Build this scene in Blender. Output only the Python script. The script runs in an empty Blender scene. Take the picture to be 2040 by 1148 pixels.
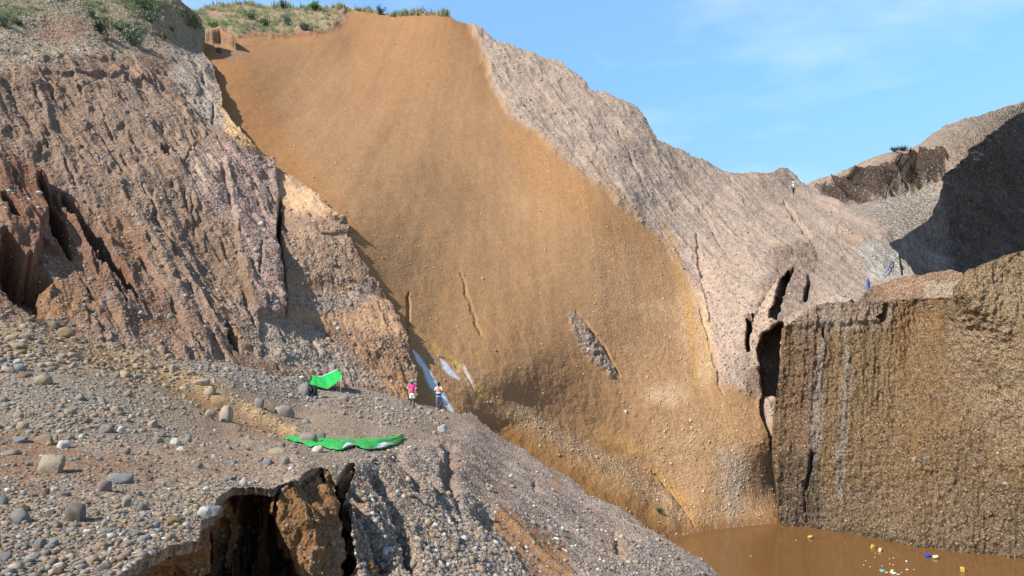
import bpy, bmesh, math, random
import numpy as np
from mathutils import Vector, Matrix, Euler

R = math.radians
C = bpy.context.scene
COL = C.collection
rng = np.random.default_rng(7)
random.seed(7)

# ------------------------------------------------------------------ camera
F, CX, CY = 1512.0, 1020.0, 574.0      # the photograph's own pixels (2040 x 1148)
H = 18.8                               # eye height above the pit water (water is z = 0)
cam = bpy.data.cameras.new('camera')
cam.sensor_width = 36.0
cam.lens = 36.0 * F / 2040.0
cam.clip_start, cam.clip_end = 0.1, 6000
cam_o = bpy.data.objects.new('camera', cam)
COL.objects.link(cam_o)
cam_o.location = (0, 0, H)
cam_o.rotation_euler = (R(90), 0, 0)
C.camera = cam_o

# ------------------------------------------------------------------ light
SUN = Vector((-0.62, -0.36, 0.70)).normalized()         # towards the sun: left, a little behind
el = math.asin(SUN.z)
az = math.atan2(SUN.x, SUN.y)
w = bpy.data.worlds.new('World'); C.world = w; w.use_nodes = True
nt = w.node_tree; nt.nodes.clear()
wo = nt.nodes.new('ShaderNodeOutputWorld'); bg = nt.nodes.new('ShaderNodeBackground')
sky = nt.nodes.new('ShaderNodeTexSky'); sky.sky_type = 'NISHITA'; sky.sun_disc = False
sky.sun_elevation = el; sky.sun_rotation = az
sky.air_density = 1.0; sky.dust_density = 0.3; sky.ozone_density = 2.5
tc = nt.nodes.new('ShaderNodeTexCoord'); mp = nt.nodes.new('ShaderNodeMapping')
mp.inputs['Scale'].default_value = (1.2, 1.2, 3.6)
cl = nt.nodes.new('ShaderNodeTexNoise'); cl.inputs['Scale'].default_value = 2.3
cl.inputs['Detail'].default_value = 7; cl.inputs['Roughness'].default_value = .58
cr = nt.nodes.new('ShaderNodeMapRange')
cr.inputs['From Min'].default_value = .455; cr.inputs['From Max'].default_value = .80
cr.inputs['To Min'].default_value = 0.0; cr.inputs['To Max'].default_value = .45
sx = nt.nodes.new('ShaderNodeSeparateXYZ')              # sky tint by elevation: raised in the low band, kept down overhead to limit fill
hz = nt.nodes.new('ShaderNodeValToRGB'); e_ = hz.color_ramp.elements
e_[0].position = .06; e_[0].color = (.15, .20, .25, 1); e_[1].position = .75; e_[1].color = (.14, .145, .145, 1)
for p_, c_ in ((.16, (.205, .262, .29, 1)), (.27, (.28, .36, .38, 1)), (.38, (.38, .44, .44, 1)), (.50, (.30, .33, .34, 1))):
    k_ = e_.new(p_); k_.color = c_
tn = nt.nodes.new('ShaderNodeVectorMath'); tn.operation = 'SCALE'; tn.inputs['Scale'].default_value = 6.7
hs = nt.nodes.new('ShaderNodeMix'); hs.data_type = 'RGBA'; hs.blend_type = 'MULTIPLY'
hs.inputs[0].default_value = 1.0
mx = nt.nodes.new('ShaderNodeMix'); mx.data_type = 'RGBA'
mx.inputs[7].default_value = (12, 13.5, 14.5, 1)
L = nt.links.new
L(tc.outputs['Generated'], mp.inputs[0]); L(mp.outputs[0], cl.inputs['Vector'])
L(tc.outputs['Generated'], sx.inputs[0]); L(sx.outputs['Z'], hz.inputs[0]); L(hz.outputs[0], tn.inputs[0]); L(tn.outputs[0], hs.inputs[7])
L(cl.outputs['Fac'], cr.inputs[0]); L(cr.outputs[0], mx.inputs[0])
L(sky.outputs[0], hs.inputs[6]); L(hs.outputs[2], mx.inputs[6]); L(mx.outputs[2], bg.inputs[0])
bg.inputs[1].default_value = 0.068
L(bg.outputs[0], wo.inputs[0])
sl = bpy.data.lights.new('sun', 'SUN'); sl.energy = 5.0; sl.angle = R(.53); sl.color = (1, .95, .86)
so = bpy.data.objects.new('sun', sl); COL.objects.link(so)
so.rotation_euler = SUN.to_track_quat('Z', 'Y').to_euler(); so.location = (-60, -20, 90)
C.view_settings.view_transform = 'Standard'; C.view_settings.look = 'None'
C.view_settings.gamma = 1.0; C.view_settings.exposure = 0.40

# ------------------------------------------------------------------ numeric helpers
def lin(c):
    c = np.asarray(c, float) / 255.0
    return np.where(c <= .04045, c / 12.92, ((c + .055) / 1.055) ** 2.4)

from concurrent.futures import ThreadPoolExecutor
_PM = np.concatenate([rng.permutation(256)] * 3).astype(np.int32)
_G = rng.normal(size=(256, 3)); _G = (_G / np.linalg.norm(_G, axis=1)[:, None]).astype(np.float32)
_GX, _GY, _GZ = (np.ascontiguousarray(_G[:, k]) for k in range(3))
_POOL = ThreadPoolExecutor(4)

def _perlin1(p, seed):
    x, y, z = (np.ascontiguousarray(p[:, k], dtype=np.float32) for k in range(3))
    fx, fy, fz = np.floor(x), np.floor(y), np.floor(z)
    X = (fx.astype(np.int32) + seed * 37) & 255; Y = (fy.astype(np.int32) + seed * 11) & 255; Z = fz.astype(np.int32) & 255
    x -= fx; y -= fy; z -= fz
    u = x * x * x * (x * (x * 6 - 15) + 10); v = y * y * y * (y * (y * 6 - 15) + 10); w_ = z * z * z * (z * (z * 6 - 15) + 10)
    out = np.zeros(len(x), np.float32)
    for dx in (0, 1):
        A = _PM[X + dx]; wx = u if dx else 1 - u; rx = x - dx
        for dy in (0, 1):
            B = _PM[A + ((Y + dy) & 255)]; wxy = wx * (v if dy else 1 - v); ry = y - dy
            for dz in (0, 1):
                h = _PM[B + ((Z + dz) & 255)]
                out += wxy * (w_ if dz else 1 - w_) * (_GX[h] * rx + _GY[h] * ry + _GZ[h] * (z - dz))
    return out * 1.5

def perlin(p, seed=0):
    """p (N,3) -> gradient noise, about -1..1"""
    if len(p) < 40000: return _perlin1(p, seed)
    return np.concatenate(list(_POOL.map(lambda q: _perlin1(q, seed), [p[i:i + 32768] for i in range(0, len(p), 32768)])))

def fbm(p, octaves=5, seed=0, gain=.5, lac=2.03, ridged=False):
    a, s, t = 1.0, 0, 0
    for k in range(octaves):
        n = perlin(p * lac ** k + 17.3 * k, seed + k)
        if ridged: n = 1 - 2 * np.abs(n)
        s = s + a * n; t += a; a *= gain
    return s / t

def smooth(x, a, b):
    t = np.clip((x - a) / (b - a), 0, 1)
    return t * t * (3 - 2 * t)

def P(px, py, d):
    """photograph pixel + distance along the view axis -> world point"""
    return np.stack([(px - CX) / F * d, d + 0 * px, H + (CY - py) / F * d], -1)

class TPS:
    def __init__(s, pts):
        a = np.array(pts, float); s.x = a[:, :2] / 500; v = 1 / a[:, 2]
        n = len(a); K = s.k(s.x[:, None] - s.x[None]) + np.eye(n) * 1e-3
        Q = np.c_[np.ones(n), s.x]
        A = np.block([[K, Q], [Q.T, np.zeros((3, 3))]])
        s.c = np.linalg.solve(A, np.r_[v, 0, 0, 0])
    def k(s, d):
        r2 = (d ** 2).sum(-1); return .5 * r2 * np.log(r2 + 1e-12)
    def __call__(s, px, py):
        q = np.c_[px, py] / 500; out = np.empty(len(q)); n = len(s.x)
        for i in range(0, len(q), 100000):
            b = q[i:i + 100000]
            out[i:i + 100000] = s.k(b[:, None] - s.x[None]) @ s.c[:n] + s.c[n] + b @ s.c[n + 1:]
        return out

def inside(px, py, poly):
    poly = np.asarray(poly, float); r = np.zeros(len(px), bool)
    x0, y0 = poly[-1]
    for x1, y1 in poly:
        if y0 != y1:
            c = ((y1 > py) != (y0 > py)) & (px < (x0 - x1) * (py - y1) / (y0 - y1) + x1)
            r ^= c
        x0, y0 = x1, y1
    return r

def seg_dist(px, py, line):
    """distance (pixels) to a polyline, and the 0..1 place along it"""
    best = np.full(len(px), 1e9); tt = np.zeros(len(px)); n = len(line) - 1
    for k in range(n):
        (x0, y0), (x1, y1) = line[k][:2], line[k + 1][:2]
        dx, dy = x1 - x0, y1 - y0
        t = np.clip(((px - x0) * dx + (py - y0) * dy) / (dx * dx + dy * dy + 1e-9), 0, 1)
        d = np.hypot(px - x0 - t * dx, py - y0 - t * dy)
        m = d < best; best = np.where(m, d, best); tt = np.where(m, (k + t) / n, tt)
    return best, tt

def poly_sd(px, py, poly):
    d, _ = seg_dist(px, py, list(poly) + [poly[0]])
    return np.where(inside(px, py, poly), d, -d)      # positive inside

def rough_poly(poly, amp, step=4, seed=3, fine=.3):
    """subdivide an outline and make it ragged"""
    out = []
    n = len(poly)
    for k in range(n):
        a, b = np.array(poly[k][:2], float), np.array(poly[(k + 1) % n][:2], float)
        m = max(1, int(np.hypot(*(b - a)) / step))
        for j in range(m): out.append(a + (b - a) * j / m)
    o = np.array(out); q = np.c_[o, np.zeros(len(o))]
    ox = fbm(q / 38, 5, seed, .6) * amp + fbm(q / 9, 3, seed + 5, .7) * amp * fine; oy = fbm(q / 38 + 50, 5, seed + 20, .6) * amp + fbm(q / 9 + 50, 3, seed + 25, .7) * amp * fine
    return o + np.c_[ox, oy]

# ------------------------------------------------------------------ mesh helpers
def np_mesh(name, v, quads=None, tris=None, col=None, attr=None, mat=None, smooth_=True):
    me = bpy.data.meshes.new(name)
    v = np.asarray(v, np.float32)
    nq = 0 if quads is None else len(quads); ntr = 0 if tris is None else len(tris)
    me.vertices.add(len(v)); me.vertices.foreach_set('co', v.ravel())
    li = []
    if nq: li.append(np.asarray(quads, np.int32).ravel())
    if ntr: li.append(np.asarray(tris, np.int32).ravel())
    li = np.concatenate(li)
    me.loops.add(len(li)); me.loops.foreach_set('vertex_index', li)
    me.polygons.add(nq + ntr)
    st = np.r_[np.arange(nq) * 4, nq * 4 + np.arange(ntr) * 3].astype(np.int32)
    me.polygons.foreach_set('loop_start', st)
    me.polygons.foreach_set('use_smooth', np.full(nq + ntr, smooth_))
    if col is not None:
        a = me.color_attributes.new('tint', 'FLOAT_COLOR', 'POINT')
        a.data.foreach_set('color', np.c_[np.clip(col, 0, 1), np.ones(len(v))].astype(np.float32).ravel())
    if attr is not None:
        a = me.attributes.new('pebbles', 'FLOAT', 'POINT'); a.data.foreach_set('value', np.asarray(attr, np.float32))
    me.update(calc_edges=True)
    if mat: me.materials.append(mat)
    return me

def link(name, me, parent=None):
    o = bpy.data.objects.new(name, me); COL.objects.link(o)
    if parent: o.parent = parent
    return o

def tag(o, label=None, cat=None, group=None, kind=None):
    if label: o['label'] = label
    if cat: o['category'] = cat
    if group: o['group'] = group
    if kind: o['kind'] = kind
    return o

def empty(name, loc, rz=0):
    o = bpy.data.objects.new(name, None); COL.objects.link(o)
    o.location = loc; o.rotation_euler = (0, 0, rz); o.empty_display_size = .2
    return o

# ------------------------------------------------------------------ materials
def earth(name, size, bump=.6, contrast=.55, fine=1.0, rough=.93):
    """earth with embedded pebbles; size = pebble size in metres. Colour from the mesh's own soil map."""
    m = bpy.data.materials.new(name); m.use_nodes = True
    t = m.node_tree; N = t.nodes.new; K = t.links.new
    b = t.nodes['Principled BSDF']; b.inputs['Roughness'].default_value = rough
    b.inputs['Specular IOR Level'].default_value = .15
    at = N('ShaderNodeAttribute'); at.attribute_name = 'tint'
    pe = N('ShaderNodeAttribute'); pe.attribute_name = 'pebbles'
    co = N('ShaderNodeTexCoord')
    def vor(scale):
        v = N('ShaderNodeTexVoronoi'); v.inputs['Scale'].default_value = scale
        v.inputs['Randomness'].default_value = 1.0
        K(co.outputs['Object'], v.inputs['Vector'])
        s = N('ShaderNodeSeparateColor'); K(v.outputs['Color'], s.inputs[0])
        return v, s
    def math_(op, a, b_=None, c=None):
        n = N('ShaderNodeMath'); n.operation = op
        for k, x in enumerate((a, b_, c)):
            if x is None: continue
            if isinstance(x, (int, float)): n.inputs[k].default_value = x
            else: K(x, n.inputs[k])
        return n.outputs[0]
    v1, s1 = vor(1 / size); v2, s2 = vor(2.6 / size)
    n1 = N('ShaderNodeTexNoise'); n1.inputs['Scale'].default_value = .35 / size; n1.inputs['Detail'].default_value = 8
    n1.inputs['Roughness'].default_value = .7
    K(co.outputs['Object'], n1.inputs['Vector'])
    # brightness: random per pebble, two sizes, plus soil mottling
    r1 = math_('MULTIPLY_ADD', s1.outputs[0], 1.0, -.5)
    r2 = math_('MULTIPLY_ADD', s2.outputs[0], 1.0, -.5)
    rr = math_('MULTIPLY_ADD', r1, .75, math_('MULTIPLY', r2, .9))
    rr = math_('MULTIPLY', rr, pe.outputs['Fac'])
    fa = math_('MULTIPLY_ADD', rr, contrast * 1.5, 1.0)
    fa = math_('MULTIPLY', fa, math_('MULTIPLY_ADD', n1.outputs[0], .7 * fine, 1 - .35 * fine))
    vm = N('ShaderNodeVectorMath'); vm.operation = 'SCALE'; K(at.outputs['Color'], vm.inputs[0]); K(fa, vm.inputs['Scale'])
    # a few pale pebbles standing out
    pale = math_('MULTIPLY', math_('GREATER_THAN', s1.outputs[1], .86), math_('LESS_THAN', v1.outputs['Distance'], .38))
    pale2 = math_('MULTIPLY', math_('GREATER_THAN', s2.outputs[1], .88), math_('LESS_THAN', v2.outputs['Distance'], .42))
    pm = math_('MULTIPLY', math_('MAXIMUM', pale, pale2), math_('MULTIPLY', pe.outputs['Fac'], contrast * 1.1))
    mc = N('ShaderNodeMix'); mc.data_type = 'RGBA'
    lt = N('ShaderNodeMix'); lt.data_type = 'RGBA'; lt.inputs[0].default_value = .55
    K(at.outputs['Color'], lt.inputs[6]); lt.inputs[7].default_value = (.62, .56, .48, 1)
    K(pm, mc.inputs[0]); K(vm.outputs[0], mc.inputs[6]); K(lt.outputs[2], mc.inputs[7])
    K(mc.outputs[2], b.inputs['Base Color'])
    hgt = math_('MULTIPLY_ADD', v1.outputs['Distance'], -1.0, math_('MULTIPLY_ADD', v2.outputs['Distance'], -.45, math_('MULTIPLY', n1.outputs[0], 1.2)))
    bp = N('ShaderNodeBump'); bp.inputs['Distance'].default_value = size * .8
    K(math_('MULTIPLY', math_('MULTIPLY_ADD', pe.outputs['Fac'], .75, .25), bump), bp.inputs['Strength'])
    K(hgt, bp.inputs['Height']); K(bp.outputs[0], b.inputs['Normal'])
    return m

def stone_mat(name='stone'):
    m = bpy.data.materials.new(name); m.use_nodes = True
    t = m.node_tree; N = t.nodes.new; K = t.links.new
    b = t.nodes['Principled BSDF']; b.inputs['Roughness'].default_value = .82; b.inputs['Specular IOR Level'].default_value = .25
    at = N('ShaderNodeAttribute'); at.attribute_name = 'tint'
    co = N('ShaderNodeTexCoord')
    n = N('ShaderNodeTexNoise'); n.inputs['Scale'].default_value = 9; n.inputs['Detail'].default_value = 9; n.inputs['Roughness'].default_value = .72
    K(co.outputs['Object'], n.inputs['Vector'])
    mr = N('ShaderNodeMapRange'); mr.inputs['From Min'].default_value = .25; mr.inputs['From Max'].default_value = .75
    mr.inputs['To Min'].default_value = .55; mr.inputs['To Max'].default_value = 1.4; K(n.outputs[0], mr.inputs[0])
    n2 = N('ShaderNodeTexNoise'); n2.inputs['Scale'].default_value = 1.7; n2.inputs['Detail'].default_value = 6; n2.inputs['Roughness'].default_value = .65
    K(co.outputs['Object'], n2.inputs['Vector'])
    m2 = N('ShaderNodeMapRange'); m2.inputs['From Min'].default_value = .42; m2.inputs['From Max'].default_value = .68; m2.inputs['To Max'].default_value = .6; K(n2.outputs[0], m2.inputs[0])
    dm = N('ShaderNodeMix'); dm.data_type = 'RGBA'; K(m2.outputs[0], dm.inputs[0]); K(at.outputs['Color'], dm.inputs[6]); dm.inputs[7].default_value = (.33, .26, .19, 1)   # dried mud on the stone
    vm = N('ShaderNodeVectorMath'); vm.operation = 'SCALE'; K(dm.outputs[2], vm.inputs[0]); K(mr.outputs[0], vm.inputs['Scale'])
    K(vm.outputs[0], b.inputs['Base Color'])
    bp = N('ShaderNodeBump'); bp.inputs['Strength'].default_value = .7; bp.inputs['Distance'].default_value = .06
    K(n.outputs[0], bp.inputs['Height']); K(bp.outputs[0], b.inputs['Normal'])
    return m

def plain(name, c, rough=.8, noise=.25, scale=20, spec=.3, bump=.0):
    m = bpy.data.materials.new(name); m.use_nodes = True
    t = m.node_tree; N = t.nodes.new; K = t.links.new
    b = t.nodes['Principled BSDF']; b.inputs['Roughness'].default_value = rough; b.inputs['Specular IOR Level'].default_value = spec
    co = N('ShaderNodeTexCoord'); n = N('ShaderNodeTexNoise'); n.inputs['Scale'].default_value = scale; n.inputs['Detail'].default_value = 5
    K(co.outputs['Object'], n.inputs['Vector'])
    mr = N('ShaderNodeMapRange'); mr.inputs['To Min'].default_value = 1 - noise; mr.inputs['To Max'].default_value = 1 + noise; K(n.outputs[0], mr.inputs[0])
    vm = N('ShaderNodeVectorMath'); vm.operation = 'SCALE'; vm.inputs[0].default_value = tuple(c[:3]); K(mr.outputs[0], vm.inputs['Scale'])
    K(vm.outputs[0], b.inputs['Base Color'])
    if bump:
        bp = N('ShaderNodeBump'); bp.inputs['Strength'].default_value = bump; bp.inputs['Distance'].default_value = .05
        K(n.outputs[0], bp.inputs['Height']); K(bp.outputs[0], b.inputs['Normal'])
    return m

# ------------------------------------------------------------------ landform patches
class Patch:
    """a landform: real surface given by surveyed points (pixel, pixel, distance), finely meshed and weathered"""
    def __init__(s, name, outline, pts, step=2.0, ragged=5, dmin=4, dmax=260, seed=1, crumble=.3):
        s.name = name; s.step = step
        s.poly = rough_poly(outline, ragged, 2.5, seed, crumble)
        def axis(lo, hi, f0, f1):
            out = [max(lo, f0)]
            while out[-1] < min(hi, f1): out.append(out[-1] + step)
            g = step
            while out[-1] < hi: g *= 1.06; out.append(out[-1] + g)
            lead, g, c = [], step, out[0]
            while c > lo: g *= 1.06; c -= g; lead.append(c)
            return np.array(lead[::-1] + out)
        x0, y0 = s.poly.min(0) - 2 * step; x1, y1 = s.poly.max(0) + 2 * step
        s.ax, s.ay = axis(x0, x1, -70, 2110), axis(y0, y1, -50, 1200)
        s.W, s.Hh = len(s.ax), len(s.ay)
        gx, gy = np.meshgrid(s.ax, s.ay)
        s.px, s.py = gx.ravel(), gy.ravel()
        ins = inside(s.px, s.py, s.poly)
        # quads with at least one corner inside
        idx = np.arange(s.W * s.Hh).reshape(s.Hh, s.W)
        q = np.stack([idx[:-1, :-1], idx[1:, :-1], idx[1:, 1:], idx[:-1, 1:]], -1).reshape(-1, 4)
        s.q = q[ins[q].any(1)]
        used = np.zeros(len(s.px), bool); used[s.q.ravel()] = True
        out = np.where(used & ~ins)[0]
        # pull the outside corners onto the outline
        a = s.poly; b = np.roll(a, -1, 0); ab = b - a; l2 = (ab ** 2).sum(1) + 1e-9
        for i in range(0, len(out), 500):
            k = out[i:i + 500]; p = np.c_[s.px[k], s.py[k]]
            t = np.clip(((p[:, None] - a[None]) * ab[None]).sum(-1) / l2, 0, 1)
            c = a[None] + t[..., None] * ab[None]
            j = ((p[:, None] - c) ** 2).sum(-1).argmin(1)
            cc = c[np.arange(len(k)), j]; s.px[k], s.py[k] = cc[:, 0], cc[:, 1]
        # keep only the vertices that are used; gi maps the grid to them
        s.gi = -np.ones(s.W * s.Hh, np.int64); u = np.where(used)[0]; s.gi[u] = np.arange(len(u)); s.u = u
        s.q = s.gi[s.q]; s.px, s.py = s.px[u], s.py[u]; s.cache = {}
        s.inv = TPS(pts)
        s.dmin, s.dmax = dmin, dmax
        s.d = 1 / np.clip(s.inv(s.px, s.py), 1 / dmax, 1 / dmin)
        s.co = P(s.px, s.py, s.d)
        s.h = np.zeros(len(s.px)); s.c = np.zeros((len(s.px), 3)); s.peb = np.full(len(s.px), .6)
        s.nrm = s.normals()
    def normals(s):
        q = s.q; c = s.co
        fn = np.cross(c[q[:, 2]] - c[q[:, 0]], c[q[:, 3]] - c[q[:, 1]])
        n = np.zeros_like(c)
        for k in range(4):
            for j in range(3): n[:, j] += np.bincount(q[:, k], fn[:, j], len(c))
        n /= np.linalg.norm(n, axis=1)[:, None] + 1e-12
        view = c - np.array([0, 0, H])
        return np.where(((n * view).sum(1) > 0)[:, None], -n, n)
    def jit(s, scale, seed):
        k = (scale, seed)
        if k not in s.cache:
            q = np.c_[s.px, s.py, 0 * s.px] / scale
            s.cache[k] = fbm(q, 4, seed, .6), fbm(q + 31, 4, seed + 9, .6)
        return s.cache[k]
    def _near(s, pts, r):
        a = np.array([p[:2] for p in pts], float); lo, hi = a.min(0) - r, a.max(0) + r
        return np.where((s.px > lo[0]) & (s.px < hi[0]) & (s.py > lo[1]) & (s.py < hi[1]))[0]
    def m_poly(s, poly, feather=6, amp=14, seed=5):
        jx, jy = s.jit(40, seed); k = s._near(poly, feather + amp); out = np.zeros(len(s.px))
        if len(k): out[k] = smooth(poly_sd(s.px[k] + jx[k] * amp, s.py[k] + jy[k] * amp, poly), -feather, feather)
        return out
    def m_line(s, line, width, amp=6, seed=5, taper=True):
        jx, jy = s.jit(25, seed); k = s._near(line, width + amp + 2); out = np.zeros(len(s.px))
        if len(k):
            d, t = seg_dist(s.px[k] + jx[k] * amp, s.py[k] + jy[k] * amp, line)
            wv = width * (np.clip(np.sin(np.pi * np.clip(t, .02, .98)), 0, 1) ** .5 if taper else 1)
            wv = wv * (1 + .55 * jx[k])
            out[k] = 1 - smooth(d, .2 * wv, .5 * wv + 1.2)
        return out
    def m_soft(s, line, width, wander=6, seed=8):
        jx, jy = s.jit(60, seed); k = s._near(line, width * 2.5 + wander); out = np.zeros(len(s.px))
        if len(k):
            d, t = seg_dist(s.px[k] + jx[k] * wander, s.py[k] + jy[k] * wander, line)
            out[k] = np.exp(-(d / width) ** 2) * np.clip(np.sin(np.pi * np.clip(t, .02, .98)) * 3, 0, 1)
        return out
    def push(s, m, metres):
        """set a part of the surface back into the ground (undercuts, alcoves)"""
        v = s.co - np.array([0, 0, H]); s.co = s.co + v / np.linalg.norm(v, axis=1)[:, None] * (m * metres)[:, None]
    def paint(s, m, c, peb=None):
        m = np.clip(m, 0, 1)
        s.c = s.c * (1 - m[:, None]) + np.asarray(c)[None] * m[:, None]
        if peb is not None: s.peb = s.peb * (1 - m) + peb * m
    def build(s, mat, kind='structure', skirt=6.0):
        s.co = s.co + s.nrm * s.h[:, None]
        s.nrm2 = s.normals()
        v, q, c, pe = s.co, s.q, s.c, s.peb
        # skirt: give the edge a back that falls away behind it
        e = np.concatenate([q[:, [0, 1]], q[:, [1, 2]], q[:, [2, 3]], q[:, [3, 0]]])
        key = np.sort(e, 1); k = key[:, 0] * len(v) + key[:, 1]
        _, first, cnt = np.unique(k, return_index=True, return_counts=True)
        be = e[first[cnt == 1]]
        bv = np.unique(be); back = v[bv].copy()
        ray = back - np.array([0, 0, H]); ray[:, 2] = 0; ray /= np.linalg.norm(ray, axis=1)[:, None]
        r1 = back + ray * skirt * .4 + np.array([0, 0, -skirt * .15]); r2 = back + ray * skirt + np.array([0, 0, -skirt * 1.2])
        m1 = -np.ones(len(v), np.int64); m1[bv] = len(v) + np.arange(len(bv)); m2 = m1 + len(bv)
        sk = np.concatenate([np.stack([be[:, 1], be[:, 0], m1[be[:, 0]], m1[be[:, 1]]], 1),
                             np.stack([m1[be[:, 1]], m1[be[:, 0]], m2[be[:, 0]], m2[be[:, 1]]], 1)])
        v = np.concatenate([v, r1, r2]); c = np.concatenate([c, c[bv], c[bv]]); pe = np.concatenate([pe, pe[bv], pe[bv]])
        me = np_mesh(s.name, v, np.concatenate([q, sk]), None, c, pe, mat)
        s.o = link(s.name, me); tag(s.o, kind=kind)
        return s.o
    def at(s, px, py):
        """world point and normal of the finished surface under a pixel"""
        i = int(np.clip(np.searchsorted(s.ay, py), 0, s.Hh - 1)); j = int(np.clip(np.searchsorted(s.ax, px), 0, s.W - 1))
        k = s.gi[i * s.W + j]
        if k < 0: k = int(((s.px - px) ** 2 + (s.py - py) ** 2).argmin())
        return Vector(s.co[k]), Vector(s.nrm2[k])
    def pick(s, mask, n):
        """n random finished surface points, weighted by mask"""
        wgt = np.clip(mask, 0, None).astype(float)
        if wgt.sum() <= 0: return np.zeros(0, int)
        return rng.choice(len(wgt), n, p=wgt / wgt.sum())
K0 = 0.86
def T(r, g, b, k=1.0): return lin((r, g, b)) * K0 * k
def xyz(p): return p.co
def vcol(p, base, amp=.16, scale=6.0, seed=11, hue=.04):
    n = fbm(p.co / scale, 5, seed, .6); n2 = fbm(p.co / (scale * .6), 4, seed + 30, .6)
    p.c = np.asarray(base)[None] * (1 + amp * n)[:, None] * np.stack([1 + hue * n2, 1 + 0 * n2, 1 - hue * 1.6 * n2], 1)

M_HILL = earth('hillside_earth', .18, .7, .5)
M_SLOPE = earth('slope_earth', .20, .45, .36, .7)
M_BENCH = earth('bench_gravel', .075, .65, .6)
M_CLIFF = earth('cliff_gravel', .13, .9, .75, 1.1)
M_NEAR = earth('near_cliff_earth', .07, .9, .5)
M_FAR = earth('far_gravel', .5, .9, .5)
M_STONE = stone_mat()

# ================================================================== ground and water
def sheet(name, z, x0, x1, y0, y1, mat):
    me = np_mesh(name, [(x0, y0, z), (x1, y0, z), (x1, y1, z), (x0, y1, z)], [(0, 1, 2, 3)], None, mat=mat, smooth_=False)
    o = link(name, me); tag(o, kind='structure'); return o
sheet('ground', -4.0, -2500, 2500, -2500, 2500, plain('far_ground', T(150, 125, 100), .95, .3, .05))

mw = bpy.data.materials.new('muddy_water'); mw.use_nodes = True
t = mw.node_tree; b = t.nodes['Principled BSDF']
b.inputs['Base Color'].default_value = (.165, .082, .029, 1); b.inputs['Roughness'].default_value = .05
b.inputs['IOR'].default_value = 1.33; b.inputs['Specular IOR Level'].default_value = .5
co = t.nodes.new('ShaderNodeTexCoord'); mp_ = t.nodes.new('ShaderNodeMapping'); mp_.inputs['Scale'].default_value = (.8, 2.2, 1)
nz = t.nodes.new('ShaderNodeTexNoise'); nz.inputs['Scale'].default_value = 2.2; nz.inputs['Detail'].default_value = 5
bp = t.nodes.new('ShaderNodeBump'); bp.inputs['Strength'].default_value = .10; bp.inputs['Distance'].default_value = .05
t.links.new(co.outputs['Object'], mp_.inputs[0]); t.links.new(mp_.outputs[0], nz.inputs['Vector'])
t.links.new(nz.outputs[0], bp.inputs['Height']); t.links.new(bp.outputs[0], b.inputs['Normal'])
sheet('water', 0.0, -12, 62, 22, 66, mw)

# ================================================================== far hill beyond the pit
fh = Patch('far_hill',
    [(1555, 420), (1590, 372), (1640, 352), (1700, 332), (1750, 312), (1790, 299), (1830, 287), (1862, 264), (1885, 245), (1920, 236),
     (1950, 230), (1975, 222), (2000, 214), (2040, 203), (2120, 180), (2300, 150), (2300, 215), (2060, 250), (1990, 285), (1940, 322), (1900, 355), (1878, 392), (1866, 438), (1838, 464), (1804, 484), (1790, 500), (1796, 540), (1800, 620), (1700, 620), (1600, 480)],
    [(1600, 365, 150), (1700, 332, 152), (1800, 296, 156), (1900, 240, 165), (2040, 204, 182), (2300, 150, 215), (1620, 372, 142), (1690, 345, 140), (1780, 318, 140), (1880, 300, 142),
     (1640, 402, 137), (1690, 404, 133), (1790, 385, 131), (1870, 350, 135), (1700, 430, 119), (1770, 450, 108), (1700, 480, 100), (1800, 500, 93), (1760, 540, 86), (1850, 545, 86),
     (1980, 275, 160), (2040, 255, 178), (1920, 380, 128), (1880, 480, 108), (2300, 220, 215)],
    step=1.8, ragged=3, seed=41)
vcol(fh, T(160, 138, 122), .2, 9)
fh.peb[:] = .8
cliff = fh.m_poly([(1625, 372), (1690, 346), (1780, 318), (1888, 298), (1876, 352), (1800, 388), (1690, 404), (1640, 402)], 4, 10)
xw = fh.co[:, 0]
fl = fbm(np.c_[xw / 1.3, fh.co[:, 2] / 12, 0 * xw], 4, 61, .6, ridged=True)
fh.h += cliff * (fl * 2.6 - 1.2)
big = fbm(np.c_[xw / 7, fh.co[:, 2] / 40, 0 * xw], 2, 77)
ph = xw / 4 + big * .8 + fh.co[:, 2] * .03; saw = ph - np.floor(ph)
fh.h += cliff * ((.5 - saw) * 3.4 + big * 1.2)
fh.paint(cliff, T(84, 71, 63), .8)
fh.h += fbm(fh.co / 9, 6, 62, .55) * 1.0 + fbm(fh.co / 1.6, 4, 63, .6) * .22
scree = fh.m_poly([(1650, 415), (1800, 385), (1900, 350), (1900, 560), (1700, 560), (1720, 480)], 14, 16)
fh.paint(scree, T(158, 146, 134), 1)
fh.paint(fh.m_poly([(1715, 500), (1770, 480), (1830, 530), (1850, 560), (1730, 560)], 10, 12), T(172, 166, 158), 1.2)
fh.paint(fh.m_poly([(1790, 296), (1900, 240), (2060, 200), (2060, 250), (1890, 300)], 8, 10) * .6, T(146, 134, 116))
fh.build(M_FAR, skirt=25)

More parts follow.
